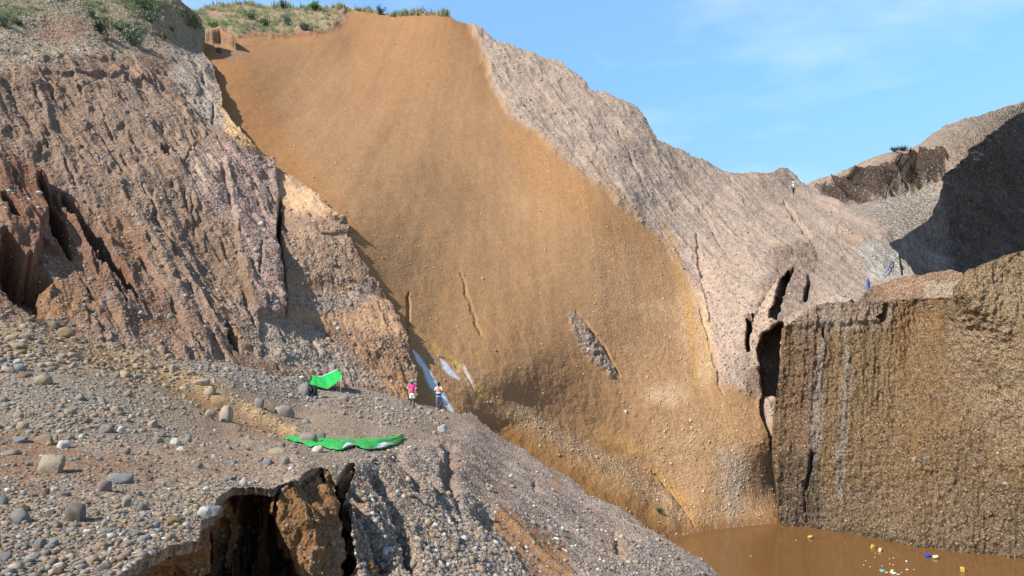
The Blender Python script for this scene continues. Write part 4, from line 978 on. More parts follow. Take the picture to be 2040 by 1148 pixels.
# smaller cobbles, each its own thing
COB = {('grey', 0): 'grey cobble lying loose on the stony gravel bench', ('blue_grey', 0): 'blue grey cobble lying loose on the stony gravel bench', ('beige', 0): 'beige cobble lying loose on the stony gravel bench', ('brown', 0): 'brown cobble lying loose on the stony gravel bench', ('mauve', 0): 'pinkish cobble lying loose on the stony gravel bench', ('white', 0): 'white cobble lying loose on the stony gravel bench',
       ('beige', 1): 'beige cobble in the loose rubble bank at the left', ('buff', 1): 'buff cobble in the loose rubble bank at the left', ('grey', 1): 'grey cobble in the loose rubble bank at the left', ('brown', 1): 'brown cobble in the loose rubble bank at the left'}
LIB = {}
def cobble(px, py, w_, h_, c, zone):
    k = (c, random.randrange(4))
    if k not in LIB: LIB[k] = stone_mesh('cobble', 2, hash(c) % 97 + 10 * k[1] if False else 50 + 7 * k[1] + len(c), c, .3 * (k[1] % 2))
    o = link('cobble', LIB[k]); set_stone(o, be, px, py, w_, h_, random.uniform(0, 6.28), .22)
    tag(o, COB[(c, zone)], 'cobble', f'{c.replace("_", " ")} cobbles ' + ('in the rubble bank' if zone else 'on the gravel bench'))
taken = [(b_[0], b_[1] - b_[3] / 2, b_[2] / 2) for b_ in BOULDERS] + [(715, 886, 95), (580, 872, 20), (650, 765, 40), (821, 790, 14), (873, 795, 14)]
cnt = 0
bank_f = [k for k in be.pick(bankm, 400)]; bench_f = [k for k in be.pick(onb * (be.px > 0) * (be.py < 1148) * (be.py > 800) * (be.px < 860), 900)]
for zone, ids, lim in ((1, bank_f, 70), (0, bench_f, 110)):
    m = 0
    for k in ids:
        px, py = be.px[k], be.py[k]
        w_ = random.choice((9, 10, 11, 12, 13, 15, 18)) * (1 if zone else random.uniform(.7, 1.15))
        if not (5 < px < 1000 and py < 1140) or any(abs(px - a_) < r_ + w_ * .6 and abs(py - b_) < r_ + w_ * .6 for a_, b_, r_ in taken): continue
        taken.append((px, py, w_ / 2)); m += 1
        c = random.choices(('beige', 'buff', 'grey', 'brown'), (4, 4, 2, 1))[0] if zone else random.choices(('grey', 'blue_grey', 'beige', 'brown', 'mauve', 'white'), (4, 3, 4, 2, 3, .8))[0]
        cobble(px, py + w_ * .3, w_, w_ * random.uniform(.5, .8), c, zone)
        if m >= lim: break

# ================================================================== green tarps
def tarp_mat(name, c):
    m = plain(name, c, .42, .10, 6, .4)
    t = m.node_tree; b = t.nodes['Principled BSDF']
    co = t.nodes.new('ShaderNodeTexCoord')
    d_ = t.nodes.new('ShaderNodeTexNoise'); d_.inputs['Scale'].default_value = 2.6; d_.inputs['Detail'].default_value = 8; d_.inputs['Roughness'].default_value = .7
    r_ = t.nodes.new('ShaderNodeMapRange'); r_.inputs['From Min'].default_value = .48; r_.inputs['From Max'].default_value = .75; r_.inputs['To Max'].default_value = .55
    x_ = t.nodes.new('ShaderNodeMix'); x_.data_type = 'RGBA'; x_.inputs[7].default_value = (.24, .26, .16, 1)     # dust settled on the sheet
    src = b.inputs['Base Color'].links[0].from_socket
    t.links.new(co.outputs['Object'], d_.inputs['Vector']); t.links.new(d_.outputs[0], r_.inputs[0]); t.links.new(r_.outputs[0], x_.inputs[0]); t.links.new(src, x_.inputs[6]); t.links.new(x_.outputs[2], b.inputs['Base Color'])
    n = t.nodes.new('ShaderNodeTexNoise'); n.inputs['Scale'].default_value = 3.5; n.inputs['Detail'].default_value = 4; n.inputs['Distortion'].default_value = 1.2
    bp = t.nodes.new('ShaderNodeBump'); bp.inputs['Strength'].default_value = .6; bp.inputs['Distance'].default_value = .08
    t.links.new(co.outputs['Object'], n.inputs['Vector']); t.links.new(n.outputs[0], bp.inputs['Height']); t.links.new(bp.outputs[0], b.inputs['Normal'])
    return m
M_TARP = tarp_mat('green_plastic', (.006, .43, .08)); M_LINING = tarp_mat('white_plastic', (.62, .68, .74))
M_WOOD = plain('bare_wood', T(205, 176, 140), .85, .25, 14); M_BLACK = plain('black_rubber', (.018, .018, .02), .7, .3, 12)
def resample(line, n):
    a = np.array(line, float); s_ = np.r_[0, np.cumsum(np.hypot(*np.diff(a[:, :2], axis=0).T))]
    t_ = np.linspace(0, s_[-1], n); return np.stack([np.interp(t_, s_, a[:, k]) for k in range(a.shape[1])], 1)
def grid_mesh(name, G, mat, thick=.012):
    """a cloth given as a grid of points, with a thickness"""
    n, m = G.shape[:2]
    idx = np.arange(n * m).reshape(n, m)
    q = np.stack([idx[:-1, :-1], idx[:-1, 1:], idx[1:, 1:], idx[1:, :-1]], -1).reshape(-1, 4)
    top = G.reshape(-1, 3); bot = top - np.array([0, 0, thick]); N_ = n * m
    rim = np.concatenate([idx[0, :], idx[1:, -1], idx[-1, ::-1][1:], idx[::-1, 0][1:]])
    r = np.stack([rim[:-1], rim[1:], rim[1:] + N_, rim[:-1] + N_], -1)
    return np_mesh(name, np.concatenate([top, bot]), np.concatenate([q, q[:, ::-1] + N_, r[:, ::-1]]), None, mat=mat)
def tube(name, pts, r, mat, seg=8, parent=None, taper=1.0):
    bm = bmesh.new(); rings = []
    pts = [Vector(p) for p in pts]
    for k, p in enumerate(pts):
        d = (pts[min(k + 1, len(pts) - 1)] - pts[max(k - 1, 0)]).normalized()
        a = d.orthogonal().normalized(); b = d.cross(a); rr = r * (1 + (taper - 1) * k / (len(pts) - 1))
        rings.append([bm.verts.new(p + (a * math.cos(q * 2 * math.pi / seg) + b * math.sin(q * 2 * math.pi / seg)) * rr) for q in range(seg)])
    for A, B in zip(rings, rings[1:]):
        for q in range(seg): bm.faces.new((A[q], A[(q + 1) % seg], B[(q + 1) % seg], B[q]))
    bm.faces.new(rings[0][::-1]); bm.faces.new(rings[-1])
    me = bpy.data.meshes.new(name); bm.to_mesh(me); bm.free(); me.materials.append(mat)
    for p in me.polygons: p.use_smooth = True
    return link(name, me, parent)

# shelter
g0, _ = be.at(653, 778); D0 = g0.y
front = resample([(609, 763), (622, 767.5), (640, 772), (653, 775), (667, 765), (682, 752)], 40)
back = resample([(611, 760), (624, 748), (640, 750), (655, 743.5), (669, 736.5), (681, 740.5)], 40)
G = np.zeros((24, 40, 3))
for i in range(24):
    v = i / 23
    px = front[:, 0] * (1 - v) + back[:, 0] * v; py = front[:, 1] * (1 - v) + back[:, 1] * v
    u = np.linspace(0, 1, 40)
    G[i] = P(px, py, D0 - .2 + 2.0 * v + .12 * np.sin(u * 9 + v * 2))
    G[i, :, 2] += .03 * np.sin(u * 26 + v * 5) * math.sin(math.pi * v) + .035 * fbm(np.c_[u * 7, u * 0 + v * 2.2, 0 * u], 3, 501) - .10 * math.sin(math.pi * v) * np.sin(np.pi * u)
sh = empty('tarp_shelter', tuple(g0)); bpy.context.view_layer.update()
tag(sh, 'low shelter of green plastic tarp on thin poles at the foot of the slope', 'shelter')
def child(o, root):
    o.parent = root; o.matrix_parent_inverse = root.matrix_world.inverted(); return o
bpy.context.view_layer.update()
child(link('tarp', grid_mesh('tarp', G, M_TARP)), sh)
hem = np.stack([G[-1] + np.array([0, .02, .015]), G[-2] + np.array([0, 0, .022])])
child(link('lining', grid_mesh('lining', hem[:, 14:36], M_LINING)), sh)
def post(px0, py0, px1, py1, d, r=.022):
    a_, b_ = P(np.float64(px0), np.float64(py0), d), P(np.float64(px1), np.float64(py1), d)
    return child(tube('pole', [a_, (a_ + b_) / 2 + np.array([.01, 0, 0]), b_], r, M_WOOD), sh)
post(678.2, 782, 680.2, 752, D0 - .15, .034); post(671.5, 782, 671.6, 742, D0 + 1.6, .03); post(612, 774, 610.5, 761.5, D0 - .1, .022); post(625, 772, 624, 750, D0 + 1.7, .02)

# tarp lying on the ground
top = resample([(565, 873), (576, 866.5), (596, 871), (615, 874), (637, 876.5), (670, 875.5), (697, 877.5), (725, 876), (766, 874.5), (804, 872.3)], 90)
bot = resample([(566, 874), (587, 882), (604, 885), (618, 890), (637, 892), (659, 897), (682, 898), (704, 893), (720, 896), (731, 901), (745, 896), (780, 892), (797, 884), (805, 873)], 90)
G = np.zeros((22, 90, 3))
for i in range(22):
    v = i / 21
    for j in range(90):
        px = bot[j, 0] * (1 - v) + top[j, 0] * v; py = bot[j, 1] * (1 - v) + top[j, 1] * v
        p, n = be.at(px, py); G[i, j] = p
    # smooth the drape along the sheet
for k in range(6):
    G[:, 1:-1] = (G[:, :-2] + 2 * G[:, 1:-1] + G[:, 2:]) / 4; G[1:-1] = (G[:-2] + 2 * G[1:-1] + G[2:]) / 4
u = np.linspace(0, 1, 90)[None].repeat(22, 0); v = np.linspace(0, 1, 22)[:, None].repeat(90, 1)
w1 = fbm(np.c_[u.ravel() * 9, v.ravel() * 2.5, 0 * u.ravel()], 4, 511).reshape(22, 90)
fold = np.exp(-((v - (.55 - .5 * (u - .62))) / .10) ** 2) * (u > .45)
w2 = fbm(np.c_[(u.ravel() + .3 * v.ravel()) * 30, v.ravel() * 3, 0 * u.ravel()], 3, 512).reshape(22, 90)
G[..., 2] += .03 * w2 + .06 + .07 * np.sin(np.pi * v) * (.4 + u) + .06 * w1 - .12 * fold
gt = link('ground_tarp', grid_mesh('ground_tarp', G, M_TARP)); tag(gt, 'long bright green plastic tarp lying flat on the bench', 'tarp')
for j0, j1 in ((42, 54), (66, 80)):
    S = G[0:6, j0:j1].copy(); S[..., 2] += .03 + .012 * np.sin(np.linspace(0, 3.1, j1 - j0))[None]; S[..., 1] -= .06
    fo = np.sin(np.linspace(0, math.pi, j1 - j0)); S = S[0:1] + (S - S[0:1]) * fo[None, :, None]
    child(link('folded_edge', grid_mesh('folded_edge', S, M_LINING)), gt)
p0, p1 = Vector(G[-1, -1]), be.at(824, 873)[0]
s_ = tube('wooden_stick', [p0 + Vector((-.5, 0, .05)), (p0 + p1) / 2 + Vector((0, 0, .09)), p1 + Vector((0, 0, .10))], .025, M_WOOD); tag(s_, 'pale stick poking out of the right tip of the ground tarp', 'stick')
s_ = tube('wooden_stick', [be.at(703, 876)[0] + Vector((0, 0, .08)), be.at(719, 865)[0] + Vector((0, 0, .12))], .02, M_WOOD); tag(s_, 'thin pale stick lying aslant behind the ground tarp', 'stick')

# ================================================================== old tyre
def lathe(profile, seg=32, axis='Y'):
    bm = bmesh.new(); rings = []
    for k in range(seg):
        a = 2 * math.pi * k / seg
        rings.append([bm.verts.new((r * math.cos(a), y_, r * math.sin(a)) if axis == 'Y' else (r * math.cos(a), r * math.sin(a), y_)) for r, y_ in profile])
    n = len(profile)
    for k in range(seg):
        A, B = rings[k], rings[(k + 1) % seg]
        for j in range(n - 1): bm.faces.new((A[j], A[j + 1], B[j + 1], B[j]))
    return bm, rings
prof = [(.20, -.07), (.24, -.09), (.30, -.095), (.335, -.08), (.345, -.05), (.34, -.03), (.348, 0), (.34, .03), (.345, .05), (.335, .08), (.30, .095), (.24, .09), (.20, .07), (.215, 0), (.20, -.07)]
bm, _ = lathe(prof, 40); me = bpy.data.meshes.new('old_tyre'); bm.to_mesh(me); bm.free(); me.materials.append(M_BLACK)
for p in me.polygons: p.use_smooth = True
ty = link('old_tyre', me); p, _ = be.at(623, 793); ty.location = (p.x, p.y + .1, p.z + .31); ty.rotation_euler = (R(-8), R(12), R(-62)); ty.scale = (1.1, 1.1, 1.1)
tag(ty, 'worn black tyre standing on edge against the big grey boulder', 'tyre')

# ================================================================== people
def skin(name, V, E, mat, parent, sub=2, root=0):
    """V: (x, y, z, rx, ry) joints, E: bones -> one continuous skinned surface"""
    me = bpy.data.meshes.new(name); me.from_pydata([v_[:3] for v_ in V], E, [])
    o = link(name, me, parent); me.materials.append(mat)
    md = o.modifiers.new('skin', 'SKIN'); md.use_smooth_shade = True; md.branch_smoothing = .4
    for k, v_ in enumerate(V):
        sv = me.skin_vertices[0].data[k]; sv.radius = (v_[3], v_[4]); sv.use_root = (k == root)
    sd = o.modifiers.new('smooth', 'SUBSURF'); sd.levels = sd.render_levels = sub
    return o
def person(loc, rz, label, skin_c, shirt_c, legs_c, short=True, hat=None, hair=True, arms=None, stride=.1, vest=False, shoe=(.03, .03, .03), scale=1.0):
    r = empty('person', loc, rz); r.scale = (scale,) * 3; tag(r, label, 'person')
    MS = plain('skin', skin_c, .6, .12, 30); MT = plain('shirt_cloth', shirt_c, .9, .12, 25); ML = plain('leg_cloth', legs_c, .9, .12, 25)
    V = [(0, 0, .86, .13, .10), (0, 0, 1.02, .125, .09), (0, -.01, 1.2, .145, .10), (0, 0, 1.33, .12, .085), (0, 0, 1.41, .05, .05), (0, .02, 1.47, .065, .075), (0, .025, 1.545, .075, .09), (0, .015, 1.61, .055, .065), (0, .125, 1.53, .014, .014)]
    E = [(0, 1), (1, 2), (2, 3), (3, 4), (4, 5), (5, 6), (6, 7), (6, 8)]
    arms = arms or [((-.24, 0, 1.08), (-.25, .08, .86)), ((.24, 0, 1.08), (.25, .08, .86))]
    J = {}
    for s_, (el_, wr) in zip((-1, 1), arms):
        b0 = len(V); V += [(s_ * .165, 0, 1.34, .052, .052), (*el_, .04, .04), (*wr, .028, .026)]
        E += [(3, b0), (b0, b0 + 1), (b0 + 1, b0 + 2)]; J[s_] = (V[b0][:3], el_, wr)
        d = (Vector(wr) - Vector(el_)).normalized(); side = d.cross(Vector((s_, 0, 0))).normalized()
        palm = Vector(wr) + d * .06; V.append((*palm, .022, .036)); E.append((b0 + 2, b0 + 3))
        for f_ in range(4):                                # four fingers and a thumb, slightly curled
            a_ = palm + d * .03 + side * (.027 - .018 * f_); l_ = (.06, .07, .066, .052)[f_]
            m_ = a_ + d * l_ * .55; e_ = m_ + d * l_ * .4 + Vector((-s_ * .018, .012, 0)); q = len(V)
            V += [(*m_, .0085, .0085), (*e_, .0075, .0075)]; E += [(b0 + 3, q), (q, q + 1)]
        t1 = palm + side * .045 - d * .01; t2 = t1 + d * .035 + side * .008; q = len(V)
        V += [(*t1, .010, .010), (*t2, .008, .008)]; E += [(b0 + 3, q), (q, q + 1)]
    for s_ in (-1, 1):
        b0 = len(V); st = stride * s_
        V += [(s_ * .085, 0, .80, .085, .085), (s_ * .09, st * .5 + .02, .46, .055, .06), (s_ * .095, st - .02, .09, .036, .04), (s_ * .10, st + .01, .045, .036, .035), (s_ * .115, st + .13, .03, .034, .022)]
        E += [(0, b0), (b0, b0 + 1), (b0 + 1, b0 + 2), (b0 + 2, b0 + 3), (b0 + 3, b0 + 4)]
    skin('body', V, E, MS, r)
    # clothes follow the body
    SV = [(0, 0, .84 if not vest else .9, .155, .125), (0, 0, 1.02, .15, .118), (0, -.01, 1.2, .168, .125), (0, 0, 1.33, .135, .105), (0, 0, 1.40, .068, .062)]; SE = [(0, 1), (1, 2), (2, 3), (3, 4)]
    for s_ in (-1, 1):
        a_, b_, c_ = (Vector(q) for q in J[s_]); m_ = a_.lerp(b_, .82); b0 = len(SV)
        SV += [(*a_, .07, .07), (*m_, .066, .062)]; SE += [(3, b0), (b0, b0 + 1)]
    skin('shirt', SV, SE, MT, r)
    LV = [(0, 0, .90, .15, .12), (0, 0, .82, .14, .115)]; LE = [(0, 1)]
    for s_ in (-1, 1):
        st = stride * s_; b0 = len(LV)
        LV += [(s_ * .09, st * .1, .74, .10, .10), (s_ * .092, st * .5 + .02, .50 if short else .46, .095 if short else .075, .09 if short else .078)]; LE += [(1, b0), (b0, b0 + 1)]
        if not short: LV += [(s_ * .095, st - .02, .12, .062, .062)]; LE += [(b0 + 1, b0 + 2)]
    skin('shorts' if short else 'trousers', LV, LE, ML, r)
    MSH = plain('shoe', shoe, .7, .2, 20)
    for s_ in (-1, 1):
        st = stride * s_
        skin('shoe', [(s_ * .098, st - .035, .05, .046, .045), (s_ * .105, st + .05, .045, .048, .042), (s_ * .115, st + .15, .035, .04, .03)], [(0, 1), (1, 2)], MSH, r)
        ear = link('ear', np_mesh('ear', stone_shape(1, 3, .05)[0] * np.array([.012, .022, .032]) + np.array([s_ * .086, .01, 1.535]), None, ICO[1][1], mat=MS), r)
        eye = link('eye', np_mesh('eye', ICO[1][0] * .011 + np.array([s_ * .034, .112, 1.56]), None, ICO[1][1], mat=M_BLACK), r)
    link('mouth', np_mesh('mouth', ICO[1][0] * np.array([.024, .008, .007]) + np.array([0, .10, 1.478]), None, ICO[1][1], mat=plain('lips', (.16, .05, .04))), r)
    if hair:
        v_, f_ = ICO[3]; hv = v_ * np.array([.094, .108, .098]) + np.array([0, .005, 1.575])
        keep = [t_ for t_ in f_ if (v_[t_].mean(0)[2] > -.1 or v_[t_].mean(0)[1] < -.35) and not (v_[t_].mean(0)[1] > .55 and v_[t_].mean(0)[2] < .5)]
        hv = hv * (1 + .02 * fbm(v_ * 5, 2, 77))[:, None] - np.array([0, 0, .01])
        o = link('hair', np_mesh('hair', hv, None, np.array(keep), mat=plain('black_hair', (.012, .011, .011), .6, .3, 60)), r)
        md = o.modifiers.new('thick', 'SOLIDIFY'); md.thickness = .012
    if hat is not None:
        bm, rings = lathe([(.185, 1.535), (.19, 1.545), (.12, 1.60), (.10, 1.66), (.07, 1.70), (.001, 1.715), (.001, 1.70), (.065, 1.685), (.092, 1.65), (.11, 1.59), (.185, 1.535)], 24, 'Z')
        me = bpy.data.meshes.new('sun_hat'); bm.to_mesh(me); bm.free(); me.materials.append(plain('hat_cloth', hat, .9, .15, 25))
        for p in me.polygons: p.use_smooth = True
        link('sun_hat', me, r)
    return r, J
def band(name, r, z0, z1, rx, ry, c, top=None, seg=28, rows=6):
    bm = bmesh.new(); R_ = []
    for k in range(rows):
        t_ = k / (rows - 1); z_ = z0 + (z1 - z0) * t_; f_ = 1 if top is None else 1 + (top - 1) * t_
        R_.append([bm.verts.new((rx * f_ * math.cos(q * 6.2832 / seg), -.005 + ry * f_ * math.sin(q * 6.2832 / seg), z_)) for q in range(seg)])
    for A, B in zip(R_, R_[1:]):
        for q in range(seg): bm.faces.new((A[q], A[(q + 1) % seg], B[(q + 1) % seg], B[q]))
    me = bpy.data.meshes.new(name); bm.to_mesh(me); bm.free(); me.materials.append(plain(name + '_cloth', c, .85, .1, 20))
    for p in me.polygons: p.use_smooth = True
    o = link(name, me, r); md = o.modifiers.new('thick', 'SOLIDIFY'); md.thickness = .012; return o
DARK = (.10, .05, .032)
pa, _ = be.at(821, 811); pb_, _ = be.at(873, 815)
r1, J1 = person(tuple(pa - Vector((0, 0, .03))), R(-6), 'person seen from behind in pink shirt, white knee shorts and grey blue hat', DARK, (.72, .07, .26), (.82, .82, .80), True, (.16, .26, .30), True,
    [((-.27, -.02, 1.10), (-.31, .04, .88)), ((.25, -.02, 1.10), (.27, .05, .88))], .06, scale=1.0)
for s_ in (-1, 1):                                           # white sleeve trims
    a_, b_ = Vector(J1[s_][0]), Vector(J1[s_][1]); tube('sleeve_trim', [a_.lerp(b_, .74), a_.lerp(b_, .90)], .072, plain('white_trim', (.8, .78, .76)), 14, r1)
r2, J2 = person(tuple(pb_ - Vector((0, 0, .03))), R(-14), 'person seen from behind with black hair, orange vest, white shirt and grey trousers', DARK, (.80, .78, .70), (.13, .17, .22), False, None, True,
    [((-.25, .0, 1.10), (-.15, .20, 1.0)), ((.25, .0, 1.10), (.15, .20, 1.0))], .13, True)
band('vest', r2, 1.10, 1.38, .172, .132, (.80, .24, .10), .80); band('waist_band', r2, 1.00, 1.10, .166, .130, (.80, .74, .72)); band('blue_hem', r2, .86, 1.00, .166, .134, (.02, .06, .34), .98)
hs_ = [Vector((.168 * math.cos(q), -.005 + .137 * math.sin(q), .88 + .05 * math.sin(q * .5 + 2.2))) for q in np.linspace(3.3, 6.1, 12)]
tube('white_stripe', hs_, .016, plain('white_stripe_cloth', (.8, .8, .8)), 6, r2)
pf, _ = mo.at(1577, 391)
person(tuple(pf), R(20), 'tiny far off person in white and dark clothes on the ridge below the notch', DARK, (.8, .8, .8), (.02, .02, .025), False, (.75, .75, .75), True, None, .05, scale=1.05)

# ================================================================== rubbish on the water
def on_water(px, py): d = H * F / (py - CY); return Vector(((px - CX) / F * d, d, 0))
def jerrycan_mesh(name, mat):
    bm = bmesh.new(); bmesh.ops.create_cube(bm, size=1)
    for v_ in bm.verts: v_.co = Vector((v_.co.x * .30, v_.co.y * .19, v_.co.z * .40 + .2))
    bmesh.ops.bevel(bm, geom=bm.edges[:], offset=.035, segments=3, affect='EDGES', profile=.6)
    me = bpy.data.meshes.new(name); bm.to_mesh(me); bm.free(); me.materials.append(mat)
    for p in me.polygons: p.use_smooth = True
    return me
CAN = {'yellow': plain('yellow_plastic', (.60, .38, .10), .5, .15, 8), 'cream': plain('cream_plastic', (.72, .58, .36), .5, .15, 8), 'blue': plain('blue_plastic', (.03, .06, .35), .5, .15, 8)}
M_DK = plain('dark_cap', (.03, .03, .04), .5)
def jerrycan(px, py, c, tilt, rz, sink, label, s_=.85):
    o = empty('jerrycan', on_water(px, py) + Vector((0, 0, -sink)), rz); o.rotation_euler = (tilt[0], tilt[1], rz); o.scale = (s_,) * 3
    tag(o, label, 'jerrycan'); link('can_body', jerrycan_mesh('can_body', CAN[c]), o)
    tube('handle', [(-.07, 0, .395), (-.06, 0, .45), (.03, 0, .45), (.05, 0, .395)], .017, CAN[c], 8, o)
    tube('cap', [(.10, 0, .39), (.10, 0, .445)], .032, M_DK, 12, o)
jerrycan(1611, 1071, 'yellow', (R(70), 0), R(30), -.06, 'half sunk yellow can floating alone near the corner of the pit')
jerrycan(1738, 1092, 'yellow', (R(6), R(8)), R(10), .10, 'bright yellow can floating upright beside a cream one')
jerrycan(1752, 1098, 'cream', (R(12), R(-10)), R(50), .16, 'cream can floating right of the bright yellow one', .95)
jerrycan(1858, 1112, 'cream', (R(75), R(10)), R(70), -.08, 'tan can lying on its side next to the blue one')
jerrycan(1844, 1110, 'blue', (R(78), R(-8)), R(100), -.07, 'dark blue can lying on its side in the water', .9)
jerrycan(1918, 1139, 'yellow', (R(5), R(-6)), R(-20), .04, 'yellow can floating upright nearest the lower right corner')
jerrycan(1775, 1140, 'cream', (R(20), R(18)), R(25), .12, 'small cream can among white plastic beside the teal bag', .75)
def lump(name, px, py, sx_, sy_, sz_, mat, label, cat, group=None, seed=1):
    v_, f_ = stone_shape(2, seed, .45, .2)
    o = link(name, np_mesh(name, v_ * np.array([sx_, sy_, sz_]) * .75 , None, f_, mat=mat)); o.location = on_water(px, py) + Vector((0, 0, sz_ * .45)); tag(o, label, cat, group)
M_TEAL = plain('teal_plastic', (.12, .40, .36), .4, .2, 10); M_PALE = plain('pale_foam', (.70, .64, .55), .7, .15, 14); M_GREY = plain('wet_plastic', (.45, .45, .45), .35, .25, 9)
lump('plastic_bag', 1757, 1138, .30, .24, .10, M_TEAL, 'crumpled teal plastic bag floating on the brown water', 'bag', None, 3)
lump('plastic_bag', 1781, 1143, .24, .16, .09, M_PALE, 'crumpled white plastic bag right of the teal one', 'bag', None, 5)
lump('plastic_bag', 1789, 1145, .22, .12, .05, M_GREY, 'grey plastic sheet floating right of the white bag', 'bag', None, 6)
lump('plastic_bag', 1766, 1141, .14, .14, .05, M_GREY, 'pale grey plastic between the teal bag and the small cream can', 'bag', None, 7)
lump('foam_scrap', 1806, 1120, .10, .09, .09, M_PALE, 'cream foam block floating above the white scrap', 'foam scrap', None, 8)
lump('foam_scrap', 1807, 1136, .14, .10, .07, M_PALE, 'white scrap with a pale trail right of the plastic bags', 'foam scrap', None, 9)
lump('foam_scrap', 1496, 1108, .07, .05, .04, M_PALE, 'tiny pale scrap alone in the left half of the water', 'foam scrap', None, 10)
lump('foam_scrap', 1821, 1135, .12, .06, .03, M_GREY, 'flat grey scrap right of the white scrap with a trail', 'foam scrap', None, 11)
for k, (px, py) in enumerate([(1743, 1111), (1773, 1124), (1779.5, 1126), (1757, 1128), (1725, 1118), (1780, 1112), (1721, 1126), (1772, 1114), (1733, 1130), (1796, 1141), (1744, 1103), (1586, 1077)]):
    lump('foam_scrap', px, py, random.uniform(.04, .075), random.uniform(.04, .06), .04, M_PALE, 'small pale scrap in the scatter floating above the plastic bags', 'foam scrap', 'small pale scraps floating on the water', 20 + k)

# plastic and cloth on the flank
def cloth(px, py, w_, h_, mat, label, seed, patch=be):
    p, n = patch.at(px, py); d = p.y; a_ = np.linspace(-1, 1, 16)
    X, Y = np.meshgrid(a_, a_); Z = fbm(np.c_[X.ravel() * 1.7 + seed, Y.ravel() * 1.7, 0 * X.ravel()], 4, 600 + seed).reshape(16, 16)
    r_ = 1 + .3 * fbm(np.c_[X.ravel() * 2 - seed, Y.ravel() * 2, 0 * X.ravel()], 2, 640).reshape(16, 16)
    nn = np.array(n); t1 = np.cross(nn, [0, 1, .2]); t1 /= np.linalg.norm(t1); t2 = np.cross(nn, t1)
    hw = w_ / 2 / F * d; hh = h_ / 2 / F * d * 1.3
    Gd = (X * r_ * hw)[..., None] * t1 + (Y * r_ * hh)[..., None] * t2 + (Z * hw * .55 + hw * .3)[..., None] * nn
    o = link('plastic_scrap', grid_mesh('plastic_scrap', Gd, mat, .01)); o.location = p; tag(o, label, 'plastic scrap'); return o
M_BW = plain('white_blue_cloth', (.50, .52, .62), .6, .3, 22); M_BL = plain('blue_sheet', (.06, .10, .42), .5, .3, 10)
cloth(1197, 1062, 22, 12, M_LINING, 'crumpled white plastic scrap on the bare gravel flank', 1)
cloth(919, 1053, 18, 14, M_BW, 'bunched white and blue woven cloth on the flank near the gullies', 2)
cloth(885, 1028, 9, 8, M_BL, 'small blue plastic scrap on the upper flank', 3)
cloth(680, 1008, 20, 26, M_BL, 'blue plastic sheet hanging in the shaded slot of the broken edge', 4, nc)

# ================================================================== hoses and stakes by the upper ledge
M_HOSE = plain('blue_hose_plastic', (.03, .12, .52), .45, .15, 10)
hp = [mo.at(1724, 562)[0], mo.at(1721, 572)[0], mo.at(1723, 580)[0], mo.at(1721, 590)[0]]
o = tube('blue_hose', [q + Vector((0, -.5, .12)) for q in hp], .11, M_HOSE); tag(o, 'thick blue hose hanging down beside the low gravel bank', 'hose')
hp = [mo.at(1771, 524)[0], mo.at(1768, 534)[0], mo.at(1762, 544)[0], mo.at(1755, 549)[0]]
o = tube('blue_hose', [q + Vector((0, -.4, .12)) for q in hp], .05, M_HOSE); tag(o, 'thin blue hose lying on the pale gravel above the low bank', 'hose')
for px, y0, y1, lab in ((1636, 467, 452, 'left one of two thin pale stakes on the grey slope'), (1646, 470, 455, 'right one of two thin pale stakes on the grey slope')):
    p, _ = mo.at(px, y0); o = tube('wooden_stake', [p - Vector((0, 0, .2)), p + Vector((.02, -.1, (y0 - y1) / F * p.y))], .045, M_WOOD, 6, None, .7); tag(o, lab, 'stake')

# ================================================================== shrubs and grass
def leaf_mat(name, c):
    m = plain(name, c, .75, .35, 1.5, .2); return m
def shrub_mesh(name, seed, n, mat, lo=.35, tall=1.0, leaf=.11):
    q = np.random.default_rng(seed); V, Q = [], []
    st = q.normal(size=(9, 3)) * [.45, .45, .2] + [0, 0, .9 * tall]
    for k in range(n):
        b_ = st[q.integers(9)]; t_ = lo + (1 - lo) * q.random() ** .7
        c_ = b_ * t_ + q.normal(size=3) * .14 * (.5 + t_); c_[2] = max(c_[2], .02)
        d = q.normal(size=3); d[2] = abs(d[2]) + .3; d /= np.linalg.norm(d); s_ = np.cross(d, q.normal(size=3)); s_ /= np.linalg.norm(s_) + 1e-9
        l_ = leaf * q.uniform(.6, 1.5); i0 = len(V); V += [c_ - d * l_, c_ + s_ * l_ * .38, c_ + d * l_, c_ - s_ * l_ * .38]; Q.append((i0, i0 + 1, i0 + 2, i0 + 3))
    for b_ in st:                                          # thin stems
        i0 = len(V); V += [np.array([-.015, 0, -.1]), np.array([.015, 0, -.1]), b_ + [.008, 0, 0], b_ - [.008, 0, 0]]; Q.append((i0, i0 + 1, i0 + 2, i0 + 3))
    return np_mesh(name, np.array(V), Q, mat=mat, smooth_=False)
LM = {'dark': leaf_mat('dark_leaf', (.055, .085, .042)), 'sage': leaf_mat('sage_leaf', (.15, .20, .13)), 'green': leaf_mat('green_leaf', (.09, .20, .035)), 'dry': leaf_mat('dry_leaf', (.20, .18, .10))}
SM = {(k, j): shrub_mesh('shrub', 900 + 10 * i + j, 420, LM[k], leaf=.13) for i, k in enumerate(LM) for j in range(2)}
